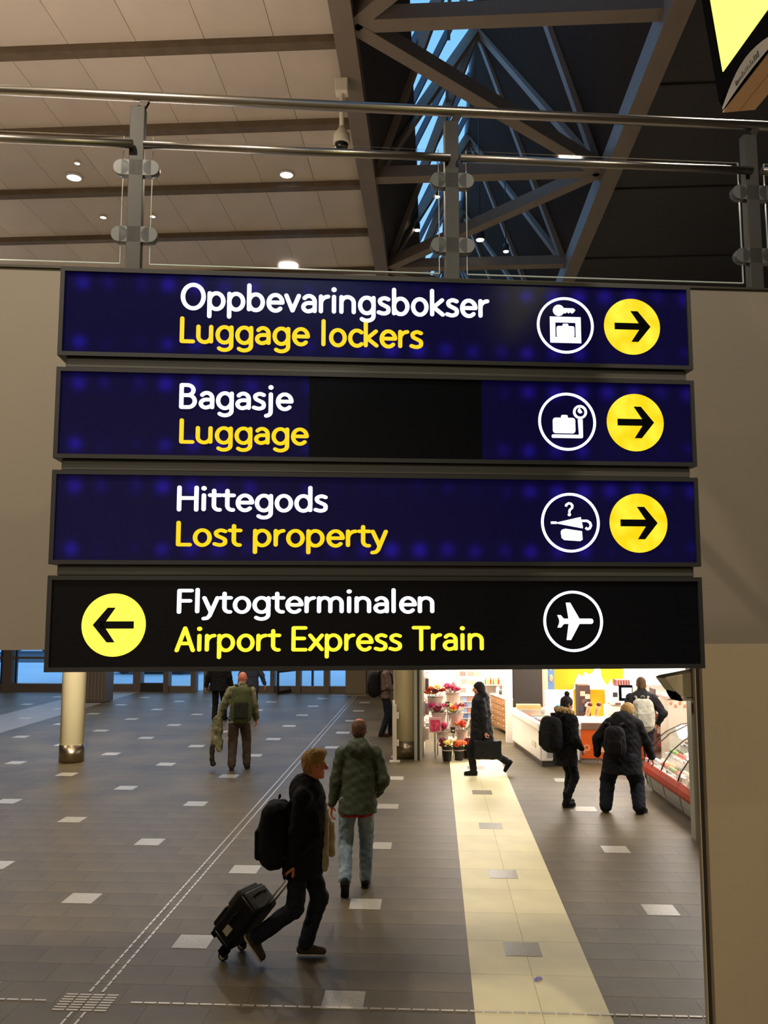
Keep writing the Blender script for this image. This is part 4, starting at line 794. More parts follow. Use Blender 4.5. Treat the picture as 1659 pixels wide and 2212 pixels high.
for y in (-.06, .06): obj('handle_rod', MB().tube([(.0, y, .5), (0, y, Lh-.02)], .008, 8), mat('rod_steel', (190, 185, 170), .3, 1), su)
obj('grip', MB().bar((0, -.075, Lh-.01), (0, .075, Lh-.01), .03, .03), BEZ, su, bevel=.008)
obj('top_handle', MB().tube([(-.12, -.08, .555), (-.12, -.06, .595), (-.12, .06, .595), (-.12, .08, .555)], .011, 8), SB, su)
obj('side_handle', MB().tube([(-.12, -.155, .26), (-.12, -.19, .29), (-.12, -.19, .38), (-.12, -.155, .41)], .010, 8), SB, su)
obj('name_tag', MB().bb((-.13, -.165, .17), (-.07, -.156, .26)), mat('tag_silver', (200, 196, 180), .35, .2), su); obj('foot_block', MB().bb((-.21, -.13, .03), (-.16, .13, .065)), BEZ, su)
for y in (-.13, .13):
    obj('wheel_housing', MB().bb((-.06, y-.03, .0), (.02, y+.03, .075)), BEZ, su, bevel=.01); wo = obj('wheel', MB().tube([(0, y-.016, 0), (0, y+.016, 0)], .042, 18), mat('wheel_rubber', (40, 40, 38), .6), su); obj('hub', MB().tube([(0, y-.02, 0), (0, y+.02, 0)], .024, 14), mat('hub_pale', (200, 196, 186), .35), wo)
# 2 man in the olive jacket
b2 = onz(770, 1925); P2 = (b2.x, 9.4, 0)
JE = cloth('light_jeans', (104, 124, 140), .8, rgb2=(150, 168, 178), scale=7, bump=.4, stretch=(1, 1, .5))
root, I2 = person(P2, 3, 1.80, 'balding person in olive green jacket and light jeans walking away', dict(hip=.93, lean=(.02, .03), headoff=(.0, .02, .15), head=(-4, -6), aL=(-.11, -.24, .175), aR=(.09, .14, .085), footL=(-4, 50), footR=(6, 0), wL=(-.27, .04, .86), wR=(.20, .14, .95), eR=(.7, -.8, 0), eL=(-.4, -.8, 0), pR=(-1, .3, 0), fR=(-.4, .7, -.5)),
    dict(hair='ring', hairname='brown', hairrgb=(92, 66, 42), sk='red', tm=JE, sm=cloth('shoe_black', (24, 23, 22)), jacket=dict(hem=.80, m=cloth('olive_jacket', (70, 78, 62), .6, var=.07, bump=.5, bscale=18), bulk=1.02, sleeve=.98, hood=True, collar=.0, flare=1.16)), h=.009, hh=.005)
rs = SDF(); rs.cap((0, 0, .84), (0, 0, .66), .172, .182, sq=((0, 1, 0), .69)).below(.775).noise(.004, 50, .2); sdf_obj('shirt_hem', [(rs, .010)], cloth('red_shirt', (176, 52, 40)), root)
# 3 camouflage man with green pack
b3 = onz(514, 1664); P3 = (b3.x, 15.95, 0)
CAMO = cloth('camo', (150, 144, 112), .9, rgb2=(74, 78, 54), scale=9)
root, I3 = person(P3, 8, 1.80, 'bald person in mottled green sleeves and brown trousers, carrying a jacket', dict(hip=.93, lean=(.02, .02), headoff=(.02, .03, .14), head=(10, -4), aL=(-.12, -.02, .085), aR=(.14, .12, .10), footR=(10, 12), wL=(-.40, .10, .84), wR=(.30, .15, .9), eL=(-1, -.4, 0)),
    dict(hair='none', sk='red', tm=cloth('brown_trousers', (66, 54, 44)), sm=cloth('shoe_dark', (40, 32, 28)), tbulk=1.1, jacket=dict(hem=.84, m=CAMO, bulk=1.1, sleeve=1.2, collar=.02)), h=.012, hh=.007)
backpack(P3, 8, (.06, -.24, 1.22), (.36, .27, .62), cloth('pack_green', (70, 76, 44)), 'olive green backpack with darker front pocket on the bald person', cloth('pack_olive_dark', (38, 40, 32)))
gt = SDF(); gt.box((-.40, .10, .80), (.08, .11, .16), rd=.05).box((-.41, .08, .60), (.09, .10, .16), rd=.05, k=.05).box((-.36, .06, .44), (.05, .07, .12), rd=.04, k=.04).noise(.014, 22, .9)
ge = empty('carried_jacket', P3, 'mottled green jacket hanging from the hand of the bald person', 'jacket', rz=math.radians(8)); sdf_obj('cloth', [(gt, .011)], CAMO, ge); cf = SDF(); cf.cap((-.47, .04, .50), (-.49, .02, .20), .045, .042).cap((-.49, .02, .20), (-.46, .02, .12), .042, .05).noise(.008, 30, .2); sdf_obj('sleeve', [(cf, .010)], cloth('dark_sleeve', (44, 42, 34)), ge)
# 4, 5 far pair, heads behind the sign
b4 = onz(470, 1560); P4 = (b4.x, b4.y+.05, 0)
person(P4, -3, 1.82, 'person in long black coat walking off, behind the bald person at left', dict(hip=.94, aL=(-.10, -.02, .085), aR=(.10, .22, .10), wL=(-.36, .02, .86), wR=(.33, .1, .85)), dict(hair='short', hairname='dark', hairrgb=(40, 34, 30), tm=cloth('black_trousers', (24, 24, 27)), sm=MATS['cloth_shoe_black'], jacket=dict(hem=.78, m=BLK, bulk=1.22, sleeve=1.2, collar=.04, flare=1.1)), h=.016, hh=.010)
P5 = (at(541, 1520, 23.6).x, 23.6, 0)
root, _ = person(P5, 2, 1.74, 'person in slate blue coat with pale hood, beside the black coat', dict(hip=.91, aL=(-.09, .1, .085), aR=(.10, -.12, .10), wL=(-.32, .02, .85), wR=(.40, .02, .80), eR=(1, -.3, 0)), dict(hair='long', hairname='ash', hairrgb=(120, 96, 70), tm=MATS['cloth_black_trousers'], sm=MATS['cloth_shoe_black'], jacket=dict(hem=.66, m=cloth('slate_coat', (58, 62, 76)), bulk=1.15, sleeve=1.15, collar=.03, flare=1.1)), h=.016, hh=.010)
hdn = SDF(); nk = _['nk']; hdn.ell(nk+np.array([0, -.09, -.03]), (.13, .07, .10)).noise(.006, 40, .2); sdf_obj('pale_hood', [(hdn, .012)], cloth('pale_wool', (190, 184, 176)), root)
# 6 by the cream barrier
P6 = (at(832, 1590, 20.2).x, 20.2, 0)
person(P6, -78, 1.80, 'person in brownish jacket with backpack standing beyond the cream barrier', dict(hip=.93, lean=(0, .0), aL=(-.10, .15, .085), aR=(.10, -.10, .085), wL=(-.2, .3, 1.0), wR=(.22, .28, 1.0)), dict(hair='short', hairname='dark', hairrgb=(40, 34, 30), tm=NAVY, sm=cloth('shoe_maroon', (60, 36, 32)), jacket=dict(hem=.86, m=cloth('brown_pink', (112, 92, 84)), bulk=1.12, sleeve=1.15, collar=.04)), h=.014, hh=.009)
backpack(P6, -78, (0, -.25, 1.20), (.34, .26, .56), cloth('pack_black', (20, 20, 22)), 'charcoal backpack on the person beyond the cream barrier')
# 7 woman in the long coat
P7 = (at(1043, 1665, 15.7).x, 15.75, 0)
root, I7 = person(P7, 88, 1.68, 'dark-haired person in long black coat striding left past the flower stall', dict(hip=.90, lean=(0, .02), headoff=(0, .03, .14), head=(0, -8), aL=(-.06, .16, .085), aR=(.06, -.44, .22), footL=(-4, 0), footR=(4, 55), wL=(-.25, -.06, .70), wR=(.20, .12, .78), fL=(0, -.05, -1), curlL=1.2, pL=(.3, -1, 0)),
    dict(hair='long', hairname='dark', hairrgb=(40, 34, 30), tm=MATS['cloth_black_trousers'], sm=MATS['cloth_shoe_black'], boot=.08, jacket=dict(hem=.44, m=cloth('black_coat', (24, 25, 28), .6), bulk=1.08, sleeve=1.08, hood=True, collar=.04, flare=1.3, depth=.95)), h=.012, hh=.006)
wl = I7['limbs']['L'][5]; hb = empty('handbag', world(P7, 88, (wl[0]-.0, wl[1]-.04, 0)), 'large black handbag carried by the person in the long coat', 'handbag', rz=math.radians(88)); zt_ = wl[2]-.11
f_ = SDF(); f_.box((0, 0, zt_-.20), (.06, .24, .165), rd=.03).noise(.005, 30, .4); sdf_obj('bag_body', [(f_, .010)], cloth('bag_black', (26, 26, 26), .5), hb)
for d in (-.03, .03): obj('handle', MB().tube([(d, -.1, zt_-.07), (d*.4, -.06, zt_+.03), (d*.4, .06, zt_+.03), (d, .1, zt_-.07)], .009, 8), BEZ, hb)
# 8 woman in the fur-trimmed parka
b8 = onz(1222, 1742); P8 = (b8.x, b8.y, 0); r8 = -52
person(P8, r8, 1.66, 'person with hair bun in black fur-hooded parka, standing before the freezer', dict(hip=.90, lean=(0, .03), headoff=(0, .04, .15), head=(-14, -14), aL=(-.07, .10, .085), aR=(.06, -.05, .085), wL=(-.16, .20, .92), wR=(.20, .16, .86)),
    dict(hair='bun', hairname='dark', hairrgb=(40, 34, 30), tm=MATS['cloth_black_trousers'], sm=MATS['cloth_shoe_black'], boot=.10, tbulk=.86, jacket=dict(hem=.66, m=BLK, bulk=1.12, sleeve=1.12, hood=True, fur=True, collar=.03, flare=1.08, depth=.8)), h=.011, hh=.006)
backpack(P8, r8, (-.02, -.25, 1.10), (.34, .24, .50), cloth('pack_black', (20, 20, 22)), 'black backpack on the person with the hair bun')
# 9 stout person at the display case
b9 = onz(1345, 1757); P9 = (b9.x, b9.y, 0); r9 = -14
person(P9, r9, 1.70, 'stout blond person in black jacket bending to the food display', dict(hip=.84, lean=(.04, .10), headoff=(.07, .09, .10), head=(-40, -26), aL=(-.235, .0, .085), aR=(.235, .04, .085), footL=(-14, 0), footR=(34, 0), wL=(-.34, .10, .80), wR=(.44, .22, .76), eL=(-1, -.6, 0), eR=(1, -.5, .1), kL=(-.2, 1, 0), kR=(.2, 1, 0)),
    dict(hair='wave', hairname='blond', hairrgb=(178, 140, 84), bulk=1.32, tbulk=1.5, tm=cloth('dark_blue_trousers', (27, 30, 38)), sm=MATS['cloth_shoe_dark'], jacket=dict(hem=.60, m=cloth('black_anorak', (20, 20, 22)), bulk=1.10, sleeve=1.25, hood=True, collar=.03, flare=1.05, depth=.85)), h=.011, hh=.007)
backpack(P9, r9, (-.07, -.24, 1.06), (.28, .20, .44), cloth('pack_black', (20, 20, 22)), 'small black backpack on the stout blond person')
# 10 at the till
P10 = (at(1388, 1560, 15.2).x, 15.2, 0)
person(P10, -6, 1.80, 'short-haired person in black jacket waiting at the shop till', dict(hip=.93, lean=(0, .02), headoff=(0, .02, .14), head=(6, -8), aL=(-.09, .0, .085), aR=(.09, .06, .085), wL=(-.24, .20, 1.0), wR=(.28, .18, .98), eR=(1, -.8, 0)),
    dict(hair='crop', hairname='brown', hairrgb=(92, 66, 42), sk='red', tm=NAVY, sm=MATS['cloth_shoe_black'], jacket=dict(hem=.84, m=cloth('charcoal_jacket', (36, 34, 36)), bulk=1.08, sleeve=1.1, collar=.04)), h=.012, hh=.006)
backpack(P10, -6, (-.01, -.23, 1.18), (.33, .24, .52), cloth('pack_pale', (176, 172, 156)), 'pale grey-white backpack on the person at the till', cloth('pack_pale2', (160, 156, 142)))

# ================================================================ SHOPS
SHOPW = mat('shop_white', (222, 212, 200), .5); SHOPC = mat('shop_ceiling_paint', (225, 220, 210), .6); METALG = mat('shop_post_metal', (160, 160, 142), .45, .1); TRACK = mat('track_dark', (70, 66, 58), .5); DARKC = mat('dark_cladding', (58, 50, 44), .5)
sh = MB(); sh.bb((-.28, 17.1, 3.06), (8, 24, 3.3)); sh.bb((3.35, 11.45, 3.06), (8, 17.1, 3.3)); obj('ceiling', sh, SHOPC, kind='structure')
w2 = MB(); w2.bb((-.30, 17.75, 0), (-.22, 22.3, 3.06)); w2.bb((-.30, 22.3, 0), (2.1, 22.4, 3.06)); obj('wall_flower_stall', w2, SHOPW, kind='structure')
w3 = MB(); w3.bb((2.45, 22.6, 0), (8, 22.7, 3.06)); w3.bb((7.9, 11.5, 0), (8.0, 22.7, 3.06)); obj('wall_cafe', w3, SHOPW, kind='structure')
LAMPM = mat('shop_lamp', (255, 250, 240), .4, emis=(255, 248, 238), es=4)
for i, (x, y, e, sx, sy, lb) in enumerate(((.8, 18.6, 150, 1.2, 1.6, 'bright square lamp panel over the flower buckets'), (.9, 20.9, 120, 1.2, 1.2, 'bright square lamp panel at the back of the flower stall'), (3.2, 18.6, 170, 1.6, 1.6, 'bright lamp panel over the orange counter'), (4.6, 20.6, 230, 2.4, 1.6, 'bright lamp panel by the shop back wall'), (4.9, 16.6, 170, 1.4, 1.6, 'bright lamp panel over the till'), (4.55, 13.2, 170, .9, 2.2, 'bright lamp panel over the food display'))):
    o = empty('lamp_panel', (x, y, 3.05), lb, 'lamp'); obj('frame', MB().bb((-sx/2, -sy/2, -.03), (sx/2, sy/2, 0)), SHOPW, o); lamp('shop_lamp', 'AREA', (x, y, 3.0), e*K_SHOP, (1, .93, .86), sx, (0, 0, 0), sy)
# posts of the shop fronts
a = at(895, 1640, 17.1).x; b = at(912, 1640, 17.1).x
q = MB(); q.bb((a, 17.1, 0), (a+.06, 17.3, 3.06)); q.bb((a+.105, 17.1, 0), (b, 17.3, 3.06)); o = obj('pillar_frame', q, METALG, kind='structure'); obj('groove', MB().bb((a+.06, 17.14, 0), (a+.105, 17.3, 3.06)), TRACK, o)
o = obj('pillar_frame', MB().bb((-.315, 17.2, 0), (-.26, 17.75, 3.06)), METALG, kind='structure'); obj('key_switch', MB().bb((-.34, 17.18, 1.78), (-.31, 17.2, 1.92)), DARKC, o)
xa = onz(1497, 1812).x; q = MB(); q.bb((xa, 11.55, 0), (xa+.095, 11.75, 3.06)); q.bb((xa+.15, 11.45, 0), (xa+.20, 11.75, 3.06)); o = obj('pillar_frame', q, METALG, kind='structure'); obj('groove', MB().bb((xa+.095, 11.6, 0), (xa+.15, 11.75, 3.06)), TRACK, o); obj('key_switch', MB().bb((xa-.0, 11.53, 1.62), (xa+.055, 11.55, 1.74)), DARKC, o)
x1, x2 = at(1094, 1600, 19.4).x, at(1109, 1600, 19.4).x; q = MB(); q.bb((x1, 19.4, 0), (x2, 19.6, 3.06)); q.bb((x2-.03, 19.6, 0), (x2, 22.3, 3.06)); obj('wall_divider', q, SHOPW, kind='structure')
obj('pillar_dark', MB().bb((at(1110, 1500, 20.3).x, 20.3, 0), (at(1172, 1500, 20.3).x, 20.8, 3.06)), DARKC, kind='structure'); obj('pillar_pale', MB().bb((at(1172, 1500, 20.4).x, 20.4, 0), (at(1184, 1500, 20.4).x, 20.7, 3.06)), mat('pale_wood', (214, 190, 160), .5), kind='structure')
yw = MB(); yw.bb((at(1197, 1480, 22.3).x, 22.45, 0), (at(1350, 1480, 22.3).x, 22.6, 3.06)); obj('wall_yellow', yw, mat('yellow_wall', (226, 178, 8), .5), kind='structure')
o = empty('banner', at(1190, 1465, 21)*1, 'narrow blue and white banner beside the yellow wall', 'banner'); obj('cloth', MB().bb((-.09, 0, -.3), (.08, .01, .5)), mat('banner_blue', (110, 140, 190), .6), o); obj('motif', MB().ball((0, -.01, .0), (.05, .006, .09)), mat('banner_tan', (200, 170, 130), .6), o); obj('motif', MB().ball((-.01, -.01, .25), (.04, .006, .07)), SHOPW, o); obj('pole', MB().tube([(-.1, .0, .5), (.1, 0, .5)], .01, 8), METALG, o); obj('stand', MB().tube([(0, .02, -1.0 if False else -o.location.z), (0, .02, .5)], .012, 8), METALG, o)
# white glowing cut-out with lumpy outline, stands in for overexposed bloom
o = empty('menu_board', (0, 22.2, 0), 'large white lit board with wavy outline before the yellow wall', 'board'); pts = []
for i, (px, py) in enumerate([(1238, 1560), (1240, 1500), (1244, 1470), (1250, 1456), (1258, 1462), (1264, 1452), (1272, 1458), (1280, 1454), (1286, 1440), (1296, 1440), (1299, 1462), (1306, 1474), (1312, 1482), (1320, 1468), (1326, 1484), (1332, 1468), (1336, 1486), (1340, 1560)]):
    p = at(px, py, 22.2); pts.append((p.x, max(p.z, .9)))
obj('board', MB().prism(pts[::-1] if False else pts, 0, .05), mat('board_lit', (255, 255, 255), .4, emis=(255, 250, 240), es=1.6), o); obj('leg', MB().bb((pts[0][0]+.3, .01, 0), (pts[0][0]+.36, .05, 1.0)), SHOPW, o); obj('leg', MB().bb((pts[-1][0]-.36, .01, 0), (pts[-1][0]-.3, .05, 1.0)), SHOPW, o)
p0, p1 = at(1345, 1500, 22.3), at(1492, 1500, 22.3); o = empty('menu_board', (0, 22.5, 0), 'wide white lit menu board behind the till', 'board')
obj('board', MB().bb((p0.x, -.05, 1.0), (p1.x+.6, 0, 2.7)), MATS['board_lit'], o)  # glowing panel added to make the back wall look overexposed
# barrier beside the left column
cb = empty('barrier', (at(853, 1640, 17).x, 16.95, 0), 'cream metal barrier with end post beside the column', 'barrier'); CB = mat('barrier_cream', (214, 206, 186), .4)
obj('post', MB().bb((-.035, -.035, 0), (.035, .035, 1.08)), CB, cb, bevel=.006); obj('post', MB().bb((-.12, 1.5, 0), (-.06, 1.56, 1.0)), CB, cb); obj('base_plate', MB().box((0, 0, .01), (.2, .16, .02)), CB, cb)
for z in (.98, .36): obj('rail', MB().bar((0, .0, z), (-.09, 1.53, z), .04, .06), CB, cb)
obj('panel', MB().bar((-.0, .05, .68), (-.085, 1.5, .68), .015, .56), mat('panel_cream', (190, 184, 170), .4), cb); obj('hinge', MB().bb((.035, -.03, .82), (.08, .03, .94)), CB, cb); obj('hinge', MB().bb((.035, -.03, .3), (.08, .03, .42)), CB, cb)
cbx = empty('display_cabinet', (at(852, 1500, 19.0).x+.18, 19.0, 0), 'cream cabinet standing behind the barrier', 'cabinet'); obj('body', MB().bb((-.2, 0, .0), (.25, .4, 1.66)), mat('cab_cream', (205, 190, 160), .5), cbx); obj('door', MB().bb((-.18, -.02, .7), (.23, 0, 1.6)), CB, cbx); obj('plinth', MB().bb((-.19, -.01, 0), (.24, 0, .1)), DARKC, cbx)
# kiosk at the left facade
kp = onz(200, 1518); kk = empty('ribbed_kiosk', (kp.x, kp.y, 0), 'brown ribbed metal kiosk behind the left column', 'kiosk'); RB = mat('rib_brown', (112, 100, 90), .45, .2)
obj('body', MB().bb((-.52, 0, .02), (.38, .7, 1.4)), RB, kk)
for i in range(8): obj('rib', MB().bb((-.50+i*.11, -.03, .1), (-.46+i*.11, 0, 1.36)), mat('rib_light', (136, 124, 112), .4, .3), kk)
# ---------------------------------------------------------------- flower stall
PINKW = mat('bucket_white', (232, 214, 204), .45); BLKB = mat('bucket_black', (34, 34, 34), .45); SOIL = mat('bucket_inside', (60, 48, 40), .8)
LEAF = mat('leaf_green', (86, 120, 52), .5, var=.2); LEAF2 = mat('leaf_dark', (54, 70, 40), .5, var=.2); WRAP = mat('wrap_white', (245, 240, 235), .35)
FC = dict(red=(170, 10, 18), dark=(104, 6, 20), orange=(236, 120, 60), yellow=(246, 214, 110), lemon=(232, 226, 80), magenta=(186, 24, 84), pink=(206, 60, 104), salmon=(226, 60, 30), cream=(250, 232, 200), wine=(130, 20, 50))
def blossom_mesh(r, seed):
    rg = random.Random(seed); mb = MB()
    mb.ball((0, 0, 0), (r*.6, r*.6, r*.55), 9, 6)
    for ring_, (n_, rr, zz, tl) in enumerate(((4, .34, .22, .3), (6, .60, .02, .7), (7, .82, -.16, 1.1))):
        for i in range(n_):
            a = 2*PI*i/n_+ring_*.5+rg.uniform(-.15, .15); c = Vector((math.cos(a)*r*rr, math.sin(a)*r*rr, r*zz)); Rm = Matrix.Rotation(a, 3, 'Z') @ Matrix.Rotation(tl*.8, 3, 'Y')
            b = MB().ball((0, 0, 0), (r*.16, r*.42, r*.46), 7, 5); mb.add([c+Rm @ Vector(v) for v in b.v], b.f, True)
    return mb
bm_cache = {}
def blossom(kind, r, loc, par):
    k = (kind, random.randint(0, 2))
    if k not in bm_cache: bm_cache[k] = mesh_of('blossom', blossom_mesh(1.0, k[1]), mat('petal_'+kind, FC[kind], .5, var=.15, scale=3))
    o = bpy.data.objects.new('blossom', bm_cache[k]); COL.objects.link(o); o.parent = par; o.location = loc; o.scale = (r, r, r*.9); o.rotation_euler = (random.uniform(-.5, .1), random.uniform(-.4, .4), random.uniform(0, 6))
def leafmesh(mb, p, d, L, w_):
    p, d = Vector(p), Vector(d).normalized(); s_ = d.cross(Vector((0, 0, 1))).normalized()*w_; n_ = s_.cross(d).normalized()*w_*.3
    mb.add([p, p+d*L*.5+s_+n_, p+d*L, p+d*L*.5-s_+n_, p+d*L*.5-n_], [(0, 1, 4), (1, 2, 4), (2, 3, 4), (3, 0, 4), (0, 3, 1), (1, 3, 2)])
rows_ = [(940, 1502, 1532, 34, 17.95, 'w', ['red', 'dark', 'red', 'orange', 'orange', 'yellow', 'red'], 'topmost left', 'red, orange and yellow roses'), (978, 1494, 1524, 31, 18.05, 'w', ['magenta', 'magenta', 'pink', 'magenta'], 'topmost right', 'magenta flowers wrapped in white'),
         (948, 1538, 1566, 31, 17.72, 'w', ['wine', 'wine', 'magenta', 'wine', 'pink'], 'middle left', 'wine-red flowers wrapped in white'), (984, 1538, 1572, 33, 17.78, 'w', ['salmon', 'salmon', 'lemon', 'lemon', 'red'], 'middle right', 'orange-red and yellow flowers with green leaves'),
         (957, 1580, 1600, 26, 17.5, 'w', ['magenta', 'magenta', 'pink'], 'lower left', 'magenta flowers, behind the pink picture'), (998, 1574, 1602, 25, 17.6, 'w', ['salmon', 'orange', 'salmon'], 'lower right', 'a few orange-red tulips'),
         (966, 1614, 1644, 23, 17.12, 'b', ['yellow', 'yellow', 'dark', 'dark', 'yellow', 'cream'], 'floor, leftmost', 'yellow and dark red roses'), (991, 1614, 1642, 23, 17.2, 'b', ['lemon', 'orange', 'orange', 'salmon', 'orange'], 'floor, second from left', 'yellow and orange roses'),
         (1008, 1613, 1638, 21, 17.45, 'b', ['orange', 'dark'], 'floor, half hidden at the back', 'orange and dark roses'), (1019, 1612, 1640, 21, 17.3, 'b', ['dark', 'red', 'dark', 'dark'], 'floor, rightmost', 'dark red roses')]
shelf = {}
for cx, yt, yb, wp, Y, kd, fs, lab, desc in rows_:
    pt, pb = at(cx, yt, Y), at(cx, yb, Y); r = wp/2*Y/F_PX; zb_ = max(pb.z, 0) if kd == 'w' else 0.0; ht = max(pt.z-zb_, .2); X_, Y_ = pt.x, Y
    if kd == 'w': shelf.setdefault(lab.split()[0], []).append((X_, Y_, zb_, r))
    o = empty('flower_bucket', (X_, Y_, zb_), '%s bucket, %s%s' % ('white' if kd == 'w' else 'black', lab, ' of the flower stand' if kd == 'w' else ' in the row'), 'bucket', 'flower buckets')
    obj('pail', MB().lathe([(r*.72, 0), (r*.76, .01), (r*.98, ht-.012), (r*1.05, ht-.012), (r*1.05, ht), (r*.93, ht), (r*.9, ht-.05), (.001, ht-.05)], n=24), PINKW if kd == 'w' else BLKB, o); obj('rim_band', MB().lathe([(r*1.0, ht-.06), (r*1.02, ht-.05), (r*1.0, ht-.04)], n=24), MATS['pail_band'] if 'pail_band' in MATS else mat('pail_band', (200, 180, 170), .5), o)
    f = empty('bouquet', (X_, Y_, zb_+ht-.02), 'bunch of %s in the %s bucket' % (desc, lab), 'flowers', 'cut flowers')
    st = MB()
    for i, kf in enumerate(fs):
        a = 2*PI*i/len(fs)+.6; rr = r*.85 if i else 0; x, y, z = math.cos(a)*rr*1.1, -abs(math.sin(a)*rr)*.9-.02, .055+.07*((i*7) % 3)/2+(.05 if kd == 'w' and i > 3 else 0); z += .03
        blossom(kf, .074 if kd == 'w' else .074, (x, y, z), f); st.tube([(x*.3, y*.3, -.04), (x, y, z-.02)], .005, 5)
    obj('stems', st, LEAF, f); lf = []
    for i in range(7 if 'leaves' in desc or kd == 'b' else 3):
        a = random.uniform(0, 6.28); m_ = MB(); leafmesh(m_, (math.cos(a)*r*.3, math.sin(a)*r*.3-.02, .0), (math.cos(a), math.sin(a)-.3, random.uniform(-.2, .7)), random.uniform(.12, .2), .035); obj('leaf', m_, LEAF2 if kd == 'b' else LEAF, f)
    if 'white' in desc or 'pink picture' in desc or 'tulips' in desc or 'leaves' in desc:
        for i in range(3):
            a = -2.2+i*.75+random.uniform(-.2, .2); m_ = MB(); m_.add([(math.cos(a)*.02, math.sin(a)*.02, -.02), (math.cos(a-.5)*r*1.2, math.sin(a-.5)*r*1.1, .10), (math.cos(a)*r*1.5, math.sin(a)*r*1.3, .16+.06*i), (math.cos(a+.5)*r*1.2, math.sin(a+.5)*r*1.1, .09), (math.cos(a)*r*.9+.0, math.sin(a)*r*.8, .07)], [(0, 1, 4), (1, 2, 4), (2, 3, 4), (3, 0, 4)]); w_ = obj('wrap', m_, WRAP, f); sd = w_.modifiers.new('s', 'SOLIDIFY'); sd.thickness = .004; 
            if i == 1: w_.location = (0, r*.9, .02)
fs_ = empty('flower_stand', (at(965, 1600, 17.8).x, 17.8, 0), 'white stepped stand carrying the white flower buckets', 'stand')
for k, v in shelf.items():
    for (x, y, z, r) in v: obj('shelf', MB().bb((x-fs_.location.x-r*1.0, y-17.8-.15, z-.03), (x-fs_.location.x+r*1.0, y-17.8+.16, z-.002)), PINKW, fs_)
    xm = sum(t[0] for t in v)/2-fs_.location.x; zm = min(t[2] for t in v)
    for d in (-.2, .2): obj('leg', MB().bb((xm+d-.012, v[0][1]-17.8+.1, 0), (xm+d+.012, v[0][1]-17.8+.13, zm-.03)), METALG, fs_)
def flat_sign(px, py, Y, wpx, hpx, rgb, label, cat, name, parts=(), rzz=0, th=.012, ground=True):
    p = at(px, py, Y); k = Y/F_PX; o = empty(name, (p.x, Y, p.z), label, cat, rz=rzz); obj('sheet', MB().bb((-wpx*k/2, 0, -hpx*k/2), (wpx*k/2, th, hpx*k/2)), mat('sheet_%d_%d_%d' % rgb, rgb, .5), o)
    for i, (dx, dy, w_, h_, c) in enumerate(parts): obj('print', MB().bb(((dx-w_/2)*k, -.003, (-dy-h_/2)*k), ((dx+w_/2)*k, 0, (-dy+h_/2)*k)), mat('print_%d_%d_%d' % c, c, .5), o)
    if ground: obj('stand_rod', MB().bb((-.01, th, -p.z), (.01, th+.01, 0)), METALG, o)
    return o
o = flat_sign(940, 1566, 17.35, 26, 32, (220, 170, 170), 'pale framed picture of pink petals among the lower buckets', 'picture', 'flower_picture', [(0, 1, 20, 23, (214, 60, 96))]); k = 17.35/F_PX
for i in range(7): obj('printed_petal', MB().ball((random.uniform(-8, 8)*k, -.004, random.uniform(-9, 8)*k), (4.5*k, .003, 5*k), 8, 5), mat('petal_print%d' % (i % 3), ((232, 84, 118), (196, 44, 84), (222, 66, 104))[i % 3], .5), o)
flat_sign(967, 1524-3, 17.6, 9, 10, (40, 38, 36), 'tiny black price card between the middle buckets', 'price card', 'price_card', [(0, 0, 5, 3, (210, 205, 200))], rzz=.3, ground=True)
flat_sign(978, 1577, 17.4, 9, 12, (40, 38, 36), 'tiny black price card between the lower buckets', 'price card', 'price_card', [(1, 1, 5, 3, (230, 225, 220))], rzz=-.3, ground=True)
nb = flat_sign(1012, 1472, 22.25, 50, 62, (250, 238, 214), 'cream notice board with reddish cards on the flower stall wall', 'notice board', 'notice_board', [(x_, y_, 13, 10, c) for x_, y_, c in ((-12, -16, (226, 130, 120)), (5, -16, (222, 150, 136)), (18, -16, (230, 180, 160)), (-10, 0, (224, 160, 148)), (6, 2, (228, 196, 150)), (-12, 18, (226, 150, 140)), (12, 18, (224, 170, 156)))], ground=False)
# magazine rack under the board
mp = at(1014, 1524, 22.0); k = 22/F_PX; mr = empty('magazine_rack', (mp.x, 21.9, 0), 'white rack with blue and brown magazines under the notice board', 'rack')
for i in range(5): z = mp.z-.32+i*.14; obj('shelf', MB().bb((-.24, 0, z), (.24, .22, z+.012)), SHOPW, mr)
obj('side_panel', MB().bb((-.26, 0, 0), (-.24, .24, mp.z+.4)), SHOPW, mr); obj('side_panel', MB().bb((.24, 0, 0), (.26, .24, mp.z+.4)), SHOPW, mr)
for i in range(4):
    for j, c in enumerate(((96, 120, 170), (150, 160, 190), (190, 130, 110))[(i % 2):]):
        o = obj('magazine', MB().bb((0, .02, 0), (.14, .04, .11)), mat('mag%d_%d' % (i, j), c, .4)); o.location = (mp.x-.2+j*.16, 21.9, mp.z-.306+i*.14); tag(o, '%s magazine on the rack, %s shelf, %s' % (['blue', 'pale lilac', 'brown'][j+(i % 2)], ['lowest', 'second', 'third', 'top'][i], ['left', 'middle', 'right'][j]), 'magazine', 'magazines on the rack')
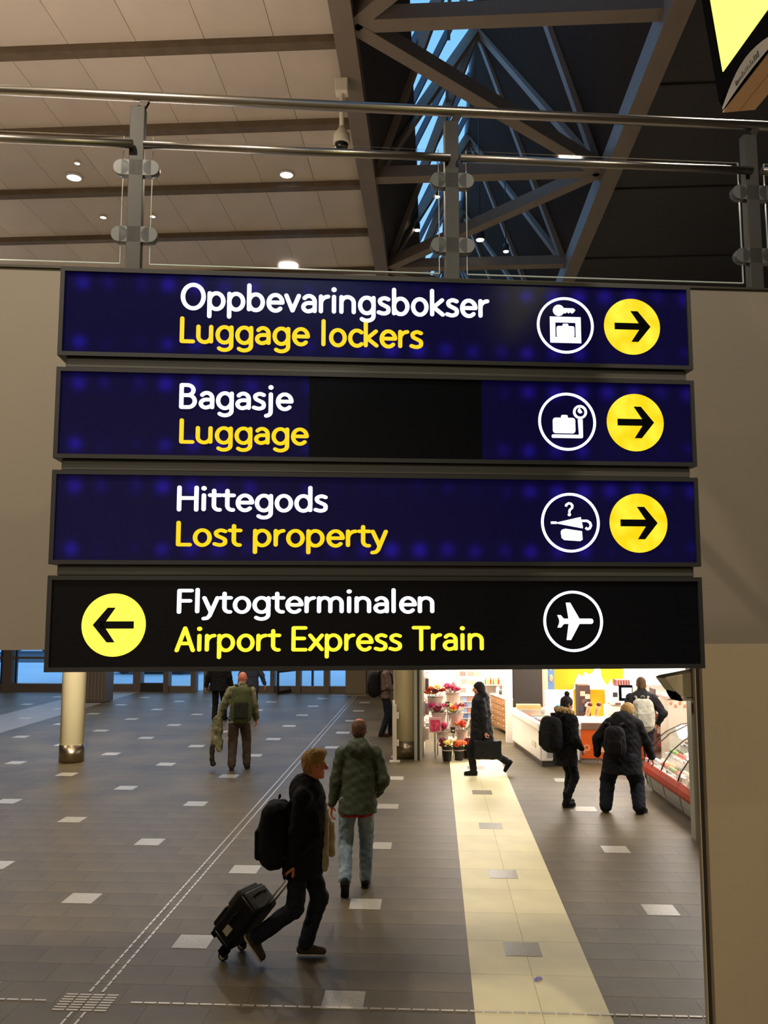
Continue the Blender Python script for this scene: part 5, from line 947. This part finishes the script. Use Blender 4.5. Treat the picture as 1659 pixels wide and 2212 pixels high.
# chest of drawers, right side of the stall
d0, d1 = onz(1062, 1572), onz(1098, 1590); hz1 = at(1062, 1500, d0.y).z; ang = math.atan2(d1.y-d0.y, d1.x-d0.x)
dr = empty('drawer_cabinet', (d0.x, d0.y, 0), 'brown wooden drawer cabinet at the right of the flower stall', 'cabinet', rz=ang); Ld = (d1-d0).length; WB = mat('brown_wood', (168, 122, 78), .45, var=.1, scale=5)
obj('body', MB().bb((0, .0, .08), (Ld, .24, hz1)), WB, dr); obj('worktop', MB().bb((-.02, -.02, hz1), (Ld+.02, .25, hz1+.03)), SHOPW, dr)
for i in range(3):
    for j in range(5):
        g = obj('drawer', MB().bb((.03+i*Ld/3, -.02, .12+j*(hz1-.15)/5), (Ld/3-.02+i*Ld/3+.03, 0, .12+(j+1)*(hz1-.15)/5-.02)), WB, dr); obj('knob', MB().ball((Ld/6+i*Ld/3, -.035, .12+(j+.5)*(hz1-.15)/5), .018), METALG, g)
for i, (dx, c, h_, lb) in enumerate(((.1, (230, 224, 214), .16, 'white cup'), (.35, (60, 56, 54), .10, 'dark box'), (.6, (220, 214, 205), .2, 'white tin'), (.85, (40, 40, 44), .24, 'black bottle'))):
    if dx > Ld: continue
    o = empty('container', dr.matrix_basis @ Vector((dx, .15, hz1+.031)), lb+' on the brown drawer cabinet', 'container'); obj('vessel', MB().lathe([(.05, 0), (.055, h_*.7), (.03, h_)], n=12), mat('cont%d' % i, c, .4), o); obj('lid', MB().lathe([(.032, h_), (.032, h_+.02)], n=12), METALG, o)
sp_ = at(1067, 1482, 21.6); sf = empty('wall_shelf', (sp_.x, 22.2, sp_.z), 'small white shelf of bottles above the drawer cabinet', 'shelf'); obj('board', MB().bb((-.22, -.25, -.02), (.2, .1, 0)), SHOPW, sf)
for i in range(6): o = empty('bottle', (sp_.x-.18+i*.065, 22.05, sp_.z+.0), '%s bottle on the small wall shelf, %s' % (('green', 'yellow', 'red')[i % 3], ('leftmost', 'second from left', 'third from left', 'third from right', 'second from right', 'rightmost')[i]), 'bottle', 'bottles on the wall shelf'); obj('glass', MB().lathe([(.022, 0), (.024, .1), (.01, .14), (.01, .17)], n=10), mat('bot%d' % (i % 3), ((120, 150, 60), (220, 200, 90), (200, 80, 50))[i % 3], .3), o); obj('cap', MB().lathe([(.012, .17), (.012, .185)], n=8), METALG, o)
# goods hung and stacked on the stall's left wall
cols = [((240, 236, 232), 'white'), ((150, 146, 146), 'grey'), ((190, 160, 180), 'lilac'), ((236, 200, 190), 'rosy'), ((80, 78, 82), 'dark grey')]
for i in range(5):
    y, z = 17.95+i*.35, (.35, .72, 1.05, 1.4, 1.75)[i]
    for j in range(4):
        zz = .25+j*.5; o = empty('wall_pocket', (-.22, y, zz+(i % 2)*.06), '%s packet on the stall side wall, %s row, %s from the front' % (cols[(i+j*2) % 5][1], ['lowest', 'second', 'third', 'top'][j], ['first', 'second', 'third', 'fourth', 'fifth'][i]), 'packet', 'packets on the side wall'); obj('card', MB().bb((0, -.1, 0), (.03, .1, .3)), SHOPW, o); obj('pack', MB().bb((.03, -.09, .03), (.10, .09, .26)), mat('pk%d' % ((i+j*2) % 5), cols[(i+j*2) % 5][0], .4), o, bevel=.012)
# ---------------------------------------------------------------- freezer chest
fz0 = onz(1168, 1657); FZ = empty('freezer_chest', (fz0.x, fz0.y, 0), 'white freezer chest with sliding glass lids before the cafe', 'freezer', rz=math.radians(7)); FW, FL, FH = .75, 2.5, .80
WH = mat('freezer_white', (222, 216, 208), .35); obj('plinth', MB().bb((.04, .05, 0), (FW-.04, FL-.05, .10)), DARKC, FZ); obj('body', MB().bb((0, 0, .10), (FW, FL, FH-.12)), WH, FZ, bevel=.03)
rm_ = MB(); [rm_.bb(*t) for t in (((-.03, -.03, FH-.12), (FW+.03, .06, FH)), ((-.03, FL-.06, FH-.12), (FW+.03, FL+.03, FH)), ((-.03, .06, FH-.12), (.06, FL-.06, FH)), ((FW-.06, .06, FH-.12), (FW+.03, FL-.06, FH)))]; obj('rim', rm_, mat('rim_white', (240, 236, 232), .3), FZ, bevel=.01)
for i in range(2): lid = obj('glass_lid', MB().bb((.06, .06+i*FL*.48, FH-.03+i*.012), (FW-.06, FL*.5+i*(FL*.5-.06), FH-.02+i*.012)), GLASS, FZ); obj('lid_handle', MB().bb((.1, FL*.5*(i+1)-.14, FH-.018+i*.012), (FW-.1, FL*.5*(i+1)-.10, FH+.01+i*.012)), METALG, lid)
gr_ = obj('grille', MB().bb((.12, -.006, .16), (.66, .0, .46)), mat('grille_grey', (170, 172, 162), .5), FZ)
for i in range(9): obj('slat', MB().bb((.14, -.012, .18+i*.03), (.64, -.006, .19+i*.03)), mat('slat_grey', (140, 140, 132), .5), gr_)
obj('badge', MB().bb((-.008, .35, .30), (.0, .65, .40)), mat('badge', (190, 186, 178), .4), FZ)
for i in range(10):
    o = obj('ice_cream_packet', MB().bb((-.09, -.05, -.02), (.09, .05, .02)), mat('icp%d' % (i % 4), ((210, 60, 60), (240, 220, 120), (120, 160, 210), (236, 236, 236))[i % 4], .4), bevel=.01); o.location = FZ.matrix_basis @ Vector((.22+.42*(i % 2), .25+.42*(i//2), .70)); o.rotation_euler = (0, 0, random.uniform(-.5, .5)); tag(o, '%s ice cream packet in the freezer, %s row, %s side' % (['red', 'yellow', 'blue', 'white'][i % 4], ['front', 'second', 'middle', 'fourth', 'rear'][i//2], ['left', 'right'][i % 2]), 'ice cream', 'packets in the freezer')
o = empty('cardboard_box', FZ.matrix_basis @ Vector((.3, FL-.3, FH+.01)), 'orange-brown cardboard box at the far end of the freezer', 'box'); obj('carton', MB().bb((-.25, -.12, 0), (.25, .12, .09)), mat('carton', (206, 150, 92), .7), o); obj('tape', MB().bb((-.25, -.02, .09), (.25, .02, .092)), mat('tape', (226, 196, 150), .4), o)
flat_sign(1208, 1515, 19.45, 60, 48, (240, 244, 250), 'white notice with cyan mark standing behind the freezer', 'notice', 'notice_card', [(-6, -12, 40, 3, (190, 200, 220)), (-8, -4, 36, 3, (190, 200, 220)), (-10, 4, 30, 3, (200, 206, 220)), (-2, 11, 9, 8, (60, 190, 225)), (14, 19, 8, 5, (40, 110, 220))])
# ---------------------------------------------------------------- orange counter
c0 = at(1256, 1650, 16.95); ct = empty('cafe_counter', (c0.x, 16.95, 0), 'orange fronted serving counter with brown top edge and pale pictograms', 'counter'); zt1, zt2 = at(1290, 1576, 16.95).z, at(1290, 1562, 16.95).z; CWD = 1.75
OR = mat('orange_front', (226, 98, 30), .4); obj('carcass', MB().bb((0, .02, .1), (CWD, .9, zt1)), SHOPW, ct); obj('kick_board', MB().bb((0, .04, 0), (CWD, .9, .1)), mat('kick_grey', (160, 150, 138), .5), ct); obj('front_panel', MB().bb((0, 0, .1), (CWD, .02, zt1)), OR, ct)
obj('edge_band', MB().bb((-.02, -.02, zt1), (CWD, .02, zt2)), mat('edge_brown', (128, 96, 78), .5), ct); obj('worktop', MB().bb((-.02, .02, zt1), (CWD, .95, zt2+.01)), mat('worktop_white', (240, 234, 226), .3), ct)
PI_ = mat('pictogram_peach', (250, 190, 140), .5)
cr_ = MB(); cr_.prism([(.24, .22), (.46, .22), (.48, .30), (.43, .28), (.40, .36), (.35, .30), (.30, .36), (.27, .28), (.22, .30)], -.004, .0); obj('pictogram', cr_, PI_, ct)
q = ring(.11, .30, .06, .018, -.004, 0, 20); obj('pictogram', q, PI_, ct); q = ring(.60, .30, .06, .03, -.004, 0, 20); obj('pictogram', q, PI_, ct)
for i, cx in enumerate((1268, 1287)):
    p = at(cx, 1572, 17.2); o = empty('snack_model', (p.x, 17.2, zt2+.011), ['wrapped roll with dark red top standing on the counter, left one', 'wrapped roll with dark red top standing on the counter, right one'][i], 'food', 'snack models')
    obj('holder', MB().lathe([(.07, 0), (.05, .03), (.03, .09), (.045, .1)], n=14), mat('holder_white', (240, 238, 236), .3), o); obj('roll', MB().tube([(0, 0, .05), (.03, 0, .18), (.06, 0, .28)], [.03, .045, .05], 12), mat('bread', (214, 160, 104), .6), o); obj('topping', MB().ball((.07, 0, .31), (.05, .045, .045)), mat('topping_red', (120, 40, 32), .4), o)
p = at(1262, 1513, 19.5); o = empty('vending_unit', (p.x, 19.5, 0), 'tall dark brown unit with pictures of cups behind the counter', 'machine'); k = 19.5/F_PX; obj('cabinet', MB().bb((-12*k, 0, 0), (13*k, .4, p.z+31*k)), mat('unit_brown', (74, 50, 44), .4), o)
for dx, dz, r_, c in ((-3, 14, 5, (220, 170, 140)), (7, 8, 5, (226, 180, 160)), (0, -2, 4, (110, 80, 70)), (4, -18, 5, (26, 24, 26)), (-7, -18, 5, (60, 56, 70)), (6, -8, 5, (190, 180, 172))): obj('picture', MB().bb(((dx-r_)*k, -.01, p.z+(dz-r_)*k), ((dx+r_)*k, 0, p.z+(dz+r_)*k)), mat('pic_%d_%d_%d' % c, c, .4), o)
p = at(1326, 1512, 18.4); o = empty('coffee_machine', (p.x, 18.0, 0), 'white coffee machine on a white cupboard behind the counter', 'machine'); obj('cupboard', MB().bb((-.2, 0, 0), (.2, .5, .95)), SHOPW, o); obj('machine_body', MB().bb((-.15, .03, 1.0), (.15, .45, p.z+.28)), mat('machine_white', (236, 232, 226), .3), o, bevel=.02); obj('display', MB().bb((-.09, .02, p.z+.10), (-.0, .03, p.z+.19)), mat('dark_display', (60, 60, 64), .3), o); obj('recess', MB().bb((-.12, .022, 1.05), (.12, .03, p.z-.0)), mat('recess', (250, 240, 230), .5), o); obj('spout', MB().tube([(-.06, -.02, p.z-.03), (.05, -.04, p.z-.03)], .02, 8), mat('spout_brown', (96, 54, 46), .4), o)
p = at(1354, 1499, 17.6); o = empty('till_monitor', (p.x, 17.6, zt2+.01), 'black till monitor with bright bluish screen', 'monitor'); obj('base', MB().bb((-.08, .0, 0), (.08, .14, .03)), BEZ, o); obj('stand', MB().bb((-.02, .05, .03), (.02, .08, p.z-zt2-.1)), BEZ, o); zc_ = p.z-zt2; obj('casing', MB().bb((-.15, 0, zc_-.15), (.12, .05, zc_+.16)), BEZ, o, bevel=.01); obj('screen', MB().bb((-.10, -.004, zc_-.09), (.10, 0, zc_+.11)), mat('till_screen', (235, 240, 255), .3, emis=(225, 232, 255), es=1.2), o)
p = at(1346, 1476, 18.6); o = empty('wire_basket', (p.x, 18.6, p.z-.07), 'dark red basket on a shelf above the till monitor', 'basket'); obj('basket_wall', MB().bb((-.15, 0, 0), (.14, .3, .14)), mat('basket_red', (112, 44, 44), .5), o, bevel=.01); [obj('rib', MB().bb((-.14+i*.055, -.01, .01), (-.11+i*.055, 0, .13)), mat('rib_pink', (180, 120, 110), .5), o) for i in range(5)]; obj('shelf_board', MB().bb((-.3, -.02, -.03), (.3, .35, 0)), SHOPW, o); obj('bracket', MB().bb((-.02, .3, -o.location.z), (.02, .34, -.03)), METALG, o)
# snack rack, side table, fruit
p = at(1432, 1525, 16.6); k = 16.6/F_PX; o = empty('snack_rack', (p.x, 16.6, 0), 'dark brown slanting snack rack right of the till', 'rack')
for i in range(5): z = .35+i*.24; obj('shelf', MB().bb((-.16, -.03*i, z), (.24, .3, z+.02)), mat('rack_brown', (92, 58, 44), .5), o)
for d in (-.17, .24): obj('side_panel', MB().bb((d, -.1, 0), (d+.02, .3, 1.45)), MATS['rack_brown'], o)
for i in range(4):
    for j in range(3):
        q = obj('snack_packet', MB().bb((-.05, -.02, 0), (.05, .06, .13)), mat('snk%d' % ((i+j) % 4), ((216, 40, 60), (236, 220, 200), (214, 110, 60), (240, 160, 60))[(i+j) % 4], .4), bevel=.01); q.location = (p.x-.09+j*.125, 16.65, .371+i*.24); tag(q, '%s snack packet on the brown rack, %s shelf, %s' % (['red', 'cream', 'rust', 'orange'][(i+j) % 4], ['lowest', 'second', 'third', 'top'][i], ['left', 'middle', 'right'][j]), 'snack', 'snack packets')
p = at(1472, 1506, 15.6); sd_ = empty('side_counter', (p.x, 15.7, 0), 'pale pinkish counter with cups beside the snack rack', 'counter'); ztab = p.z; obj('top', MB().bb((-.25, 0, ztab-.04), (.9, .6, ztab)), mat('top_pink', (226, 190, 178), .4), sd_); obj('front', MB().bb((-.2, .04, 0), (.85, .6, ztab-.04)), mat('front_cream', (244, 230, 206), .5), sd_)
for i in range(6): obj('fruit_print', MB().ball((-.15+.08*i, .036, ztab-.12-.05*(i % 2)), (.028, .004, .035), 8, 5), mat('print_peach', (232, 160, 120), .5), sd_)
for i, (dx, c, nm) in enumerate(((-.14, (54, 40, 40), 'dark'), (.0, (210, 190, 180), 'pale'), (.12, (60, 48, 48), 'black'))): q = empty('cup', (p.x+dx, 15.82, ztab), nm+' cup on the pinkish side counter', 'cup'); obj('vessel', MB().lathe([(.03, 0), (.04, .11)], n=12), mat('cup%d' % i, c, .4), q); obj('lid', MB().lathe([(.042, .11), (.03, .125)], n=12), DARKC, q)
# ---------------------------------------------------------------- refrigerated food display
g0, g1 = onz(1400, 1707), onz(1500, 1782); gd = Vector((g0.x-g1.x, g0.y-g1.y, 0)); ga = math.atan2(-gd.x, gd.y); GL_ = gd.length+.45; ZK = .76
dc = empty('food_display', (g1.x+gd.normalized().x*-.45, g1.y-gd.normalized().y*.45, 0), 'refrigerated food display with orange band and curved glass', 'display case', rz=ga)
def ext(prof, m, name, y0=0, y1=GL_, par=dc, th=.02):
    mb = MB(); n_ = len(prof); vs = [(x, y, z) for y in (y0, y1) for x, z in prof]; mb.add(vs, [(i, i+1, n_+i+1, n_+i) for i in range(n_-1)]); o = obj(name, mb, m, par); s_ = o.modifiers.new('s', 'SOLIDIFY'); s_.thickness = th; return o
obj('plinth', MB().bb((.06, .02, 0), (1.1, GL_-.02, .07)), DARKC, dc); 
seg = [0, .95, 1.75, 2.45, GL_]; seg = sorted(set([s_ for s_ in seg if s_ < GL_]+[GL_]))
for a, b in zip(seg[:-1], seg[1:]): ext([(.02, .07), (-.01, .2), (-.03, .34)], mat('case_grey2', (142, 138, 126), .35, .4), 'lower_panel', a+.02, b-.02); ext([(-.03, .345), (-.065, .42), (-.07, .52), (-.04, .62)], mat('case_orange', (206, 66, 30), .45, spec=.2), 'orange_band', a+.004, b-.004)
obj('carcass', MB().bb((.04, .01, .07), (1.1, GL_-.01, .58)), SHOPW, dc); obj('end_panel', MB().prism([(-.05, .07), (1.1, .07), (1.1, 1.4), (.78, 1.4), (-.05, .62)][::-1], GL_-.005, GL_+.015), CASEGLASS, dc)
for i, (x0_, x1_, z) in enumerate(((-.02, .30, .62), (.28, .56, .80), (.54, .80, .98), (.78, 1.05, 1.16))): obj('deck', MB().bb((x0_, .02, z-.03), (x1_, GL_-.03, z)), mat('deck_white', (240, 238, 232), .3), dc); obj('riser', MB().bb((x1_-.02, .02, z), (x1_, GL_-.03, z+.17)), MATS['deck_white'], dc)
gp = [(-.05, .64), (.0, .80), (.12, 1.02), (.32, 1.24), (.58, 1.40), (.82, 1.45)]
for a, b in zip(seg[:-1], seg[1:]): ext(gp, CASEGLASS, 'curved_glass', a+.01, b-.01, th=.006)
for s_ in seg[1:]: obj('glass_rib', MB().tube([(x, s_ if s_ < GL_ else s_-.01, z) for x, z in gp], .011, 8), DARKC, dc)
obj('light_tube', MB().tube([(.80, .1, 1.425), (.80, GL_-.1, 1.425)], .012, 8), LAMPM, dc)
lamp('case_lamp', 'AREA', (.72, GL_/2, 1.40), 16, (1, .95, .9), .12, (0, .35, 0), GL_-.2, parent=dc)  # tube and lamp added to brighten the food behind the glass
obj('top_board', MB().bb((.78, .02, 1.44), (1.1, GL_-.02, 1.47)), SHOPW, dc); obj('back_wall', MB().bb((1.08, .02, .58), (1.1, GL_-.02, 1.44)), SHOPW, dc)
dc.scale = (1, 1, ZK)
Md = Matrix.Translation(dc.location) @ Matrix.Rotation(ga, 4, 'Z') @ Matrix.Diagonal((1, 1, ZK, 1))
foods = [('golden buns', (214, 160, 84), (230, 190, 120)), ('green salad', (120, 150, 70), (80, 90, 50)), ('prawn rolls', (240, 150, 110), (245, 225, 205)), ('pizza slices', (196, 70, 36), (230, 150, 70)), ('brown cakes', (110, 64, 44), (150, 96, 70)), ('white wraps', (240, 232, 220), (214, 200, 180)), ('red pepper sandwiches', (206, 60, 44), (236, 206, 170))]
rn = ['front', 'second', 'third', 'rear']
for i, (xr, zr_) in enumerate(((.16, .62), (.42, .80), (.67, .98), (.91, 1.16))):
    nn = int((GL_-.1)/.36)
    for j in range(nn):
        y = .2+j*.36; fd = foods[(i*3+j*2) % 7]; o = empty('food_tray', Md @ Vector((xr-.02, y, zr_+.001)), 'tray of %s, %s shelf of the display, %s from the near end' % (fd[0], rn[i], ['first', 'second', 'third', 'fourth', 'fifth', 'sixth', 'seventh', 'eighth', 'ninth'][j]), 'tray', 'food trays in the display', rz=ga)
        q = MB(); q.bb((-.10, -.15, 0), (.10, .15, .012)); q.bb((-.11, -.16, .0), (-.10, .16, .03)); q.bb((.10, -.16, 0), (.11, .16, .03)); obj('dish', q, mat('dish', (236, 234, 228), .3), o)
        for t in range(6):
            b = obj('food_piece', MB().ball((-.05+.10*(t % 2), -.1+.1*(t//2), .045), (random.uniform(.038, .048), random.uniform(.038, .05), random.uniform(.028, .04)), 9, 6), mat('food_%s%d' % (fd[0], t % 2), fd[1+t % 2], .5, var=.25, scale=30), o)
        if i < 3: obj('price_tag', MB().bb((-.135, -.03, -.0), (-.13, .03, .035)), mat('tag%d' % (j % 2), ((60, 60, 66), (250, 248, 240))[j % 2], .5), o)
for j in range(9):
    y = .12+j*.13; o = obj('wrapped_sandwich', mesh_of('wrapped_sandwich', MB().prism([(-.07, 0), (.07, 0), (.06, .06), (-.04, .09)], -.05, .05), mat('film_white', (226, 220, 210), .25, rgb2=(190, 170, 140), scale=20)), None, bevel=.01); o.location = Md @ Vector((.02+.025*(j % 3), y, .622)); o.rotation_euler = (0, random.uniform(-.05, .05), ga+random.uniform(-.6, .6)); tag(o, 'film-wrapped sandwich on the display front ledge, %s from the near end' % ['first', 'second', 'third', 'fourth', 'fifth', 'sixth', 'seventh', 'eighth', 'ninth'][j], 'sandwich', 'wrapped sandwiches')
p = at(1468, 1532, 14.9); bb_ = empty('banana_bunch', Md @ Vector((.93, GL_-.15, 1.471)), 'bunch of yellow bananas on top of the food display', 'bananas')
for i in range(6): a = i*.28; obj('banana', MB().tube([(.02*i-.05, .12*math.sin(t), .04+.10*math.cos(t)+.012*i) for t in [x/6*2.2-1.1 for x in range(7)]], [.008, .018, .022, .023, .021, .016, .007], 8), mat('banana_yellow', (236, 210, 50), .5), bb_)
rd_ = empty('apple_bowl', Md @ Vector((.93, GL_-.55, 1.471)), 'white bowl of yellow-green fruit on top of the food display', 'bowl'); obj('bowl', MB().lathe([(.06, 0), (.12, .05), (.15, .09), (.14, .09), (.11, .05)], n=18), SHOPW, rd_)
for i in range(6): q = obj('apple', MB().ball((0, 0, 0), .042, 10, 7), mat('apple%d' % (i % 2), ((190, 190, 70), (206, 90, 60))[i % 2], .4)); q.location = rd_.location+Vector((.06*math.cos(i), .06*math.sin(i), .10+.02*(i % 2))); tag(q, '%s apple in the white bowl, %s' % (['green', 'red'][i % 2], ['right', 'rear', 'rear left', 'left', 'front left', 'front right'][i]), 'apple', 'apples in the bowl')
# small things: parcels at the far end of the case, held by nothing
o = empty('napkin_bundle', Md @ Vector((-.02, GL_-.12, .622)), 'red and white napkins on the far front corner of the food display', 'napkins'); obj('napkin', MB().bb((-.04, -.08, 0), (.08, .04, .07)), mat('napkin_pink', (236, 190, 190), .6), o, bevel=.01); obj('napkin', MB().bb((-.02, -.02, .07), (.05, .06, .16)), mat('napkin_red', (220, 40, 70), .6), o, bevel=.01)

lp = onz(1163, 2118); o = empty('paper_scrap', (lp.x, lp.y, 0), 'tiny crumpled violet paper scrap lying on the pale stone stripe', 'litter')
sc_ = MB(); sc_.add([(-.03, -.03, .003), (.0, -.01, .016), (.035, .02, .006), (.03, .045, .010), (-.005, .03, .018), (-.035, .005, .008)], [(0, 1, 5), (1, 4, 5), (1, 2, 4), (2, 3, 4)]); q = obj('scrap', sc_, mat('scrap_violet', (130, 120, 215), .6), o); m_ = q.modifiers.new('s', 'SOLIDIFY'); m_.thickness = .002
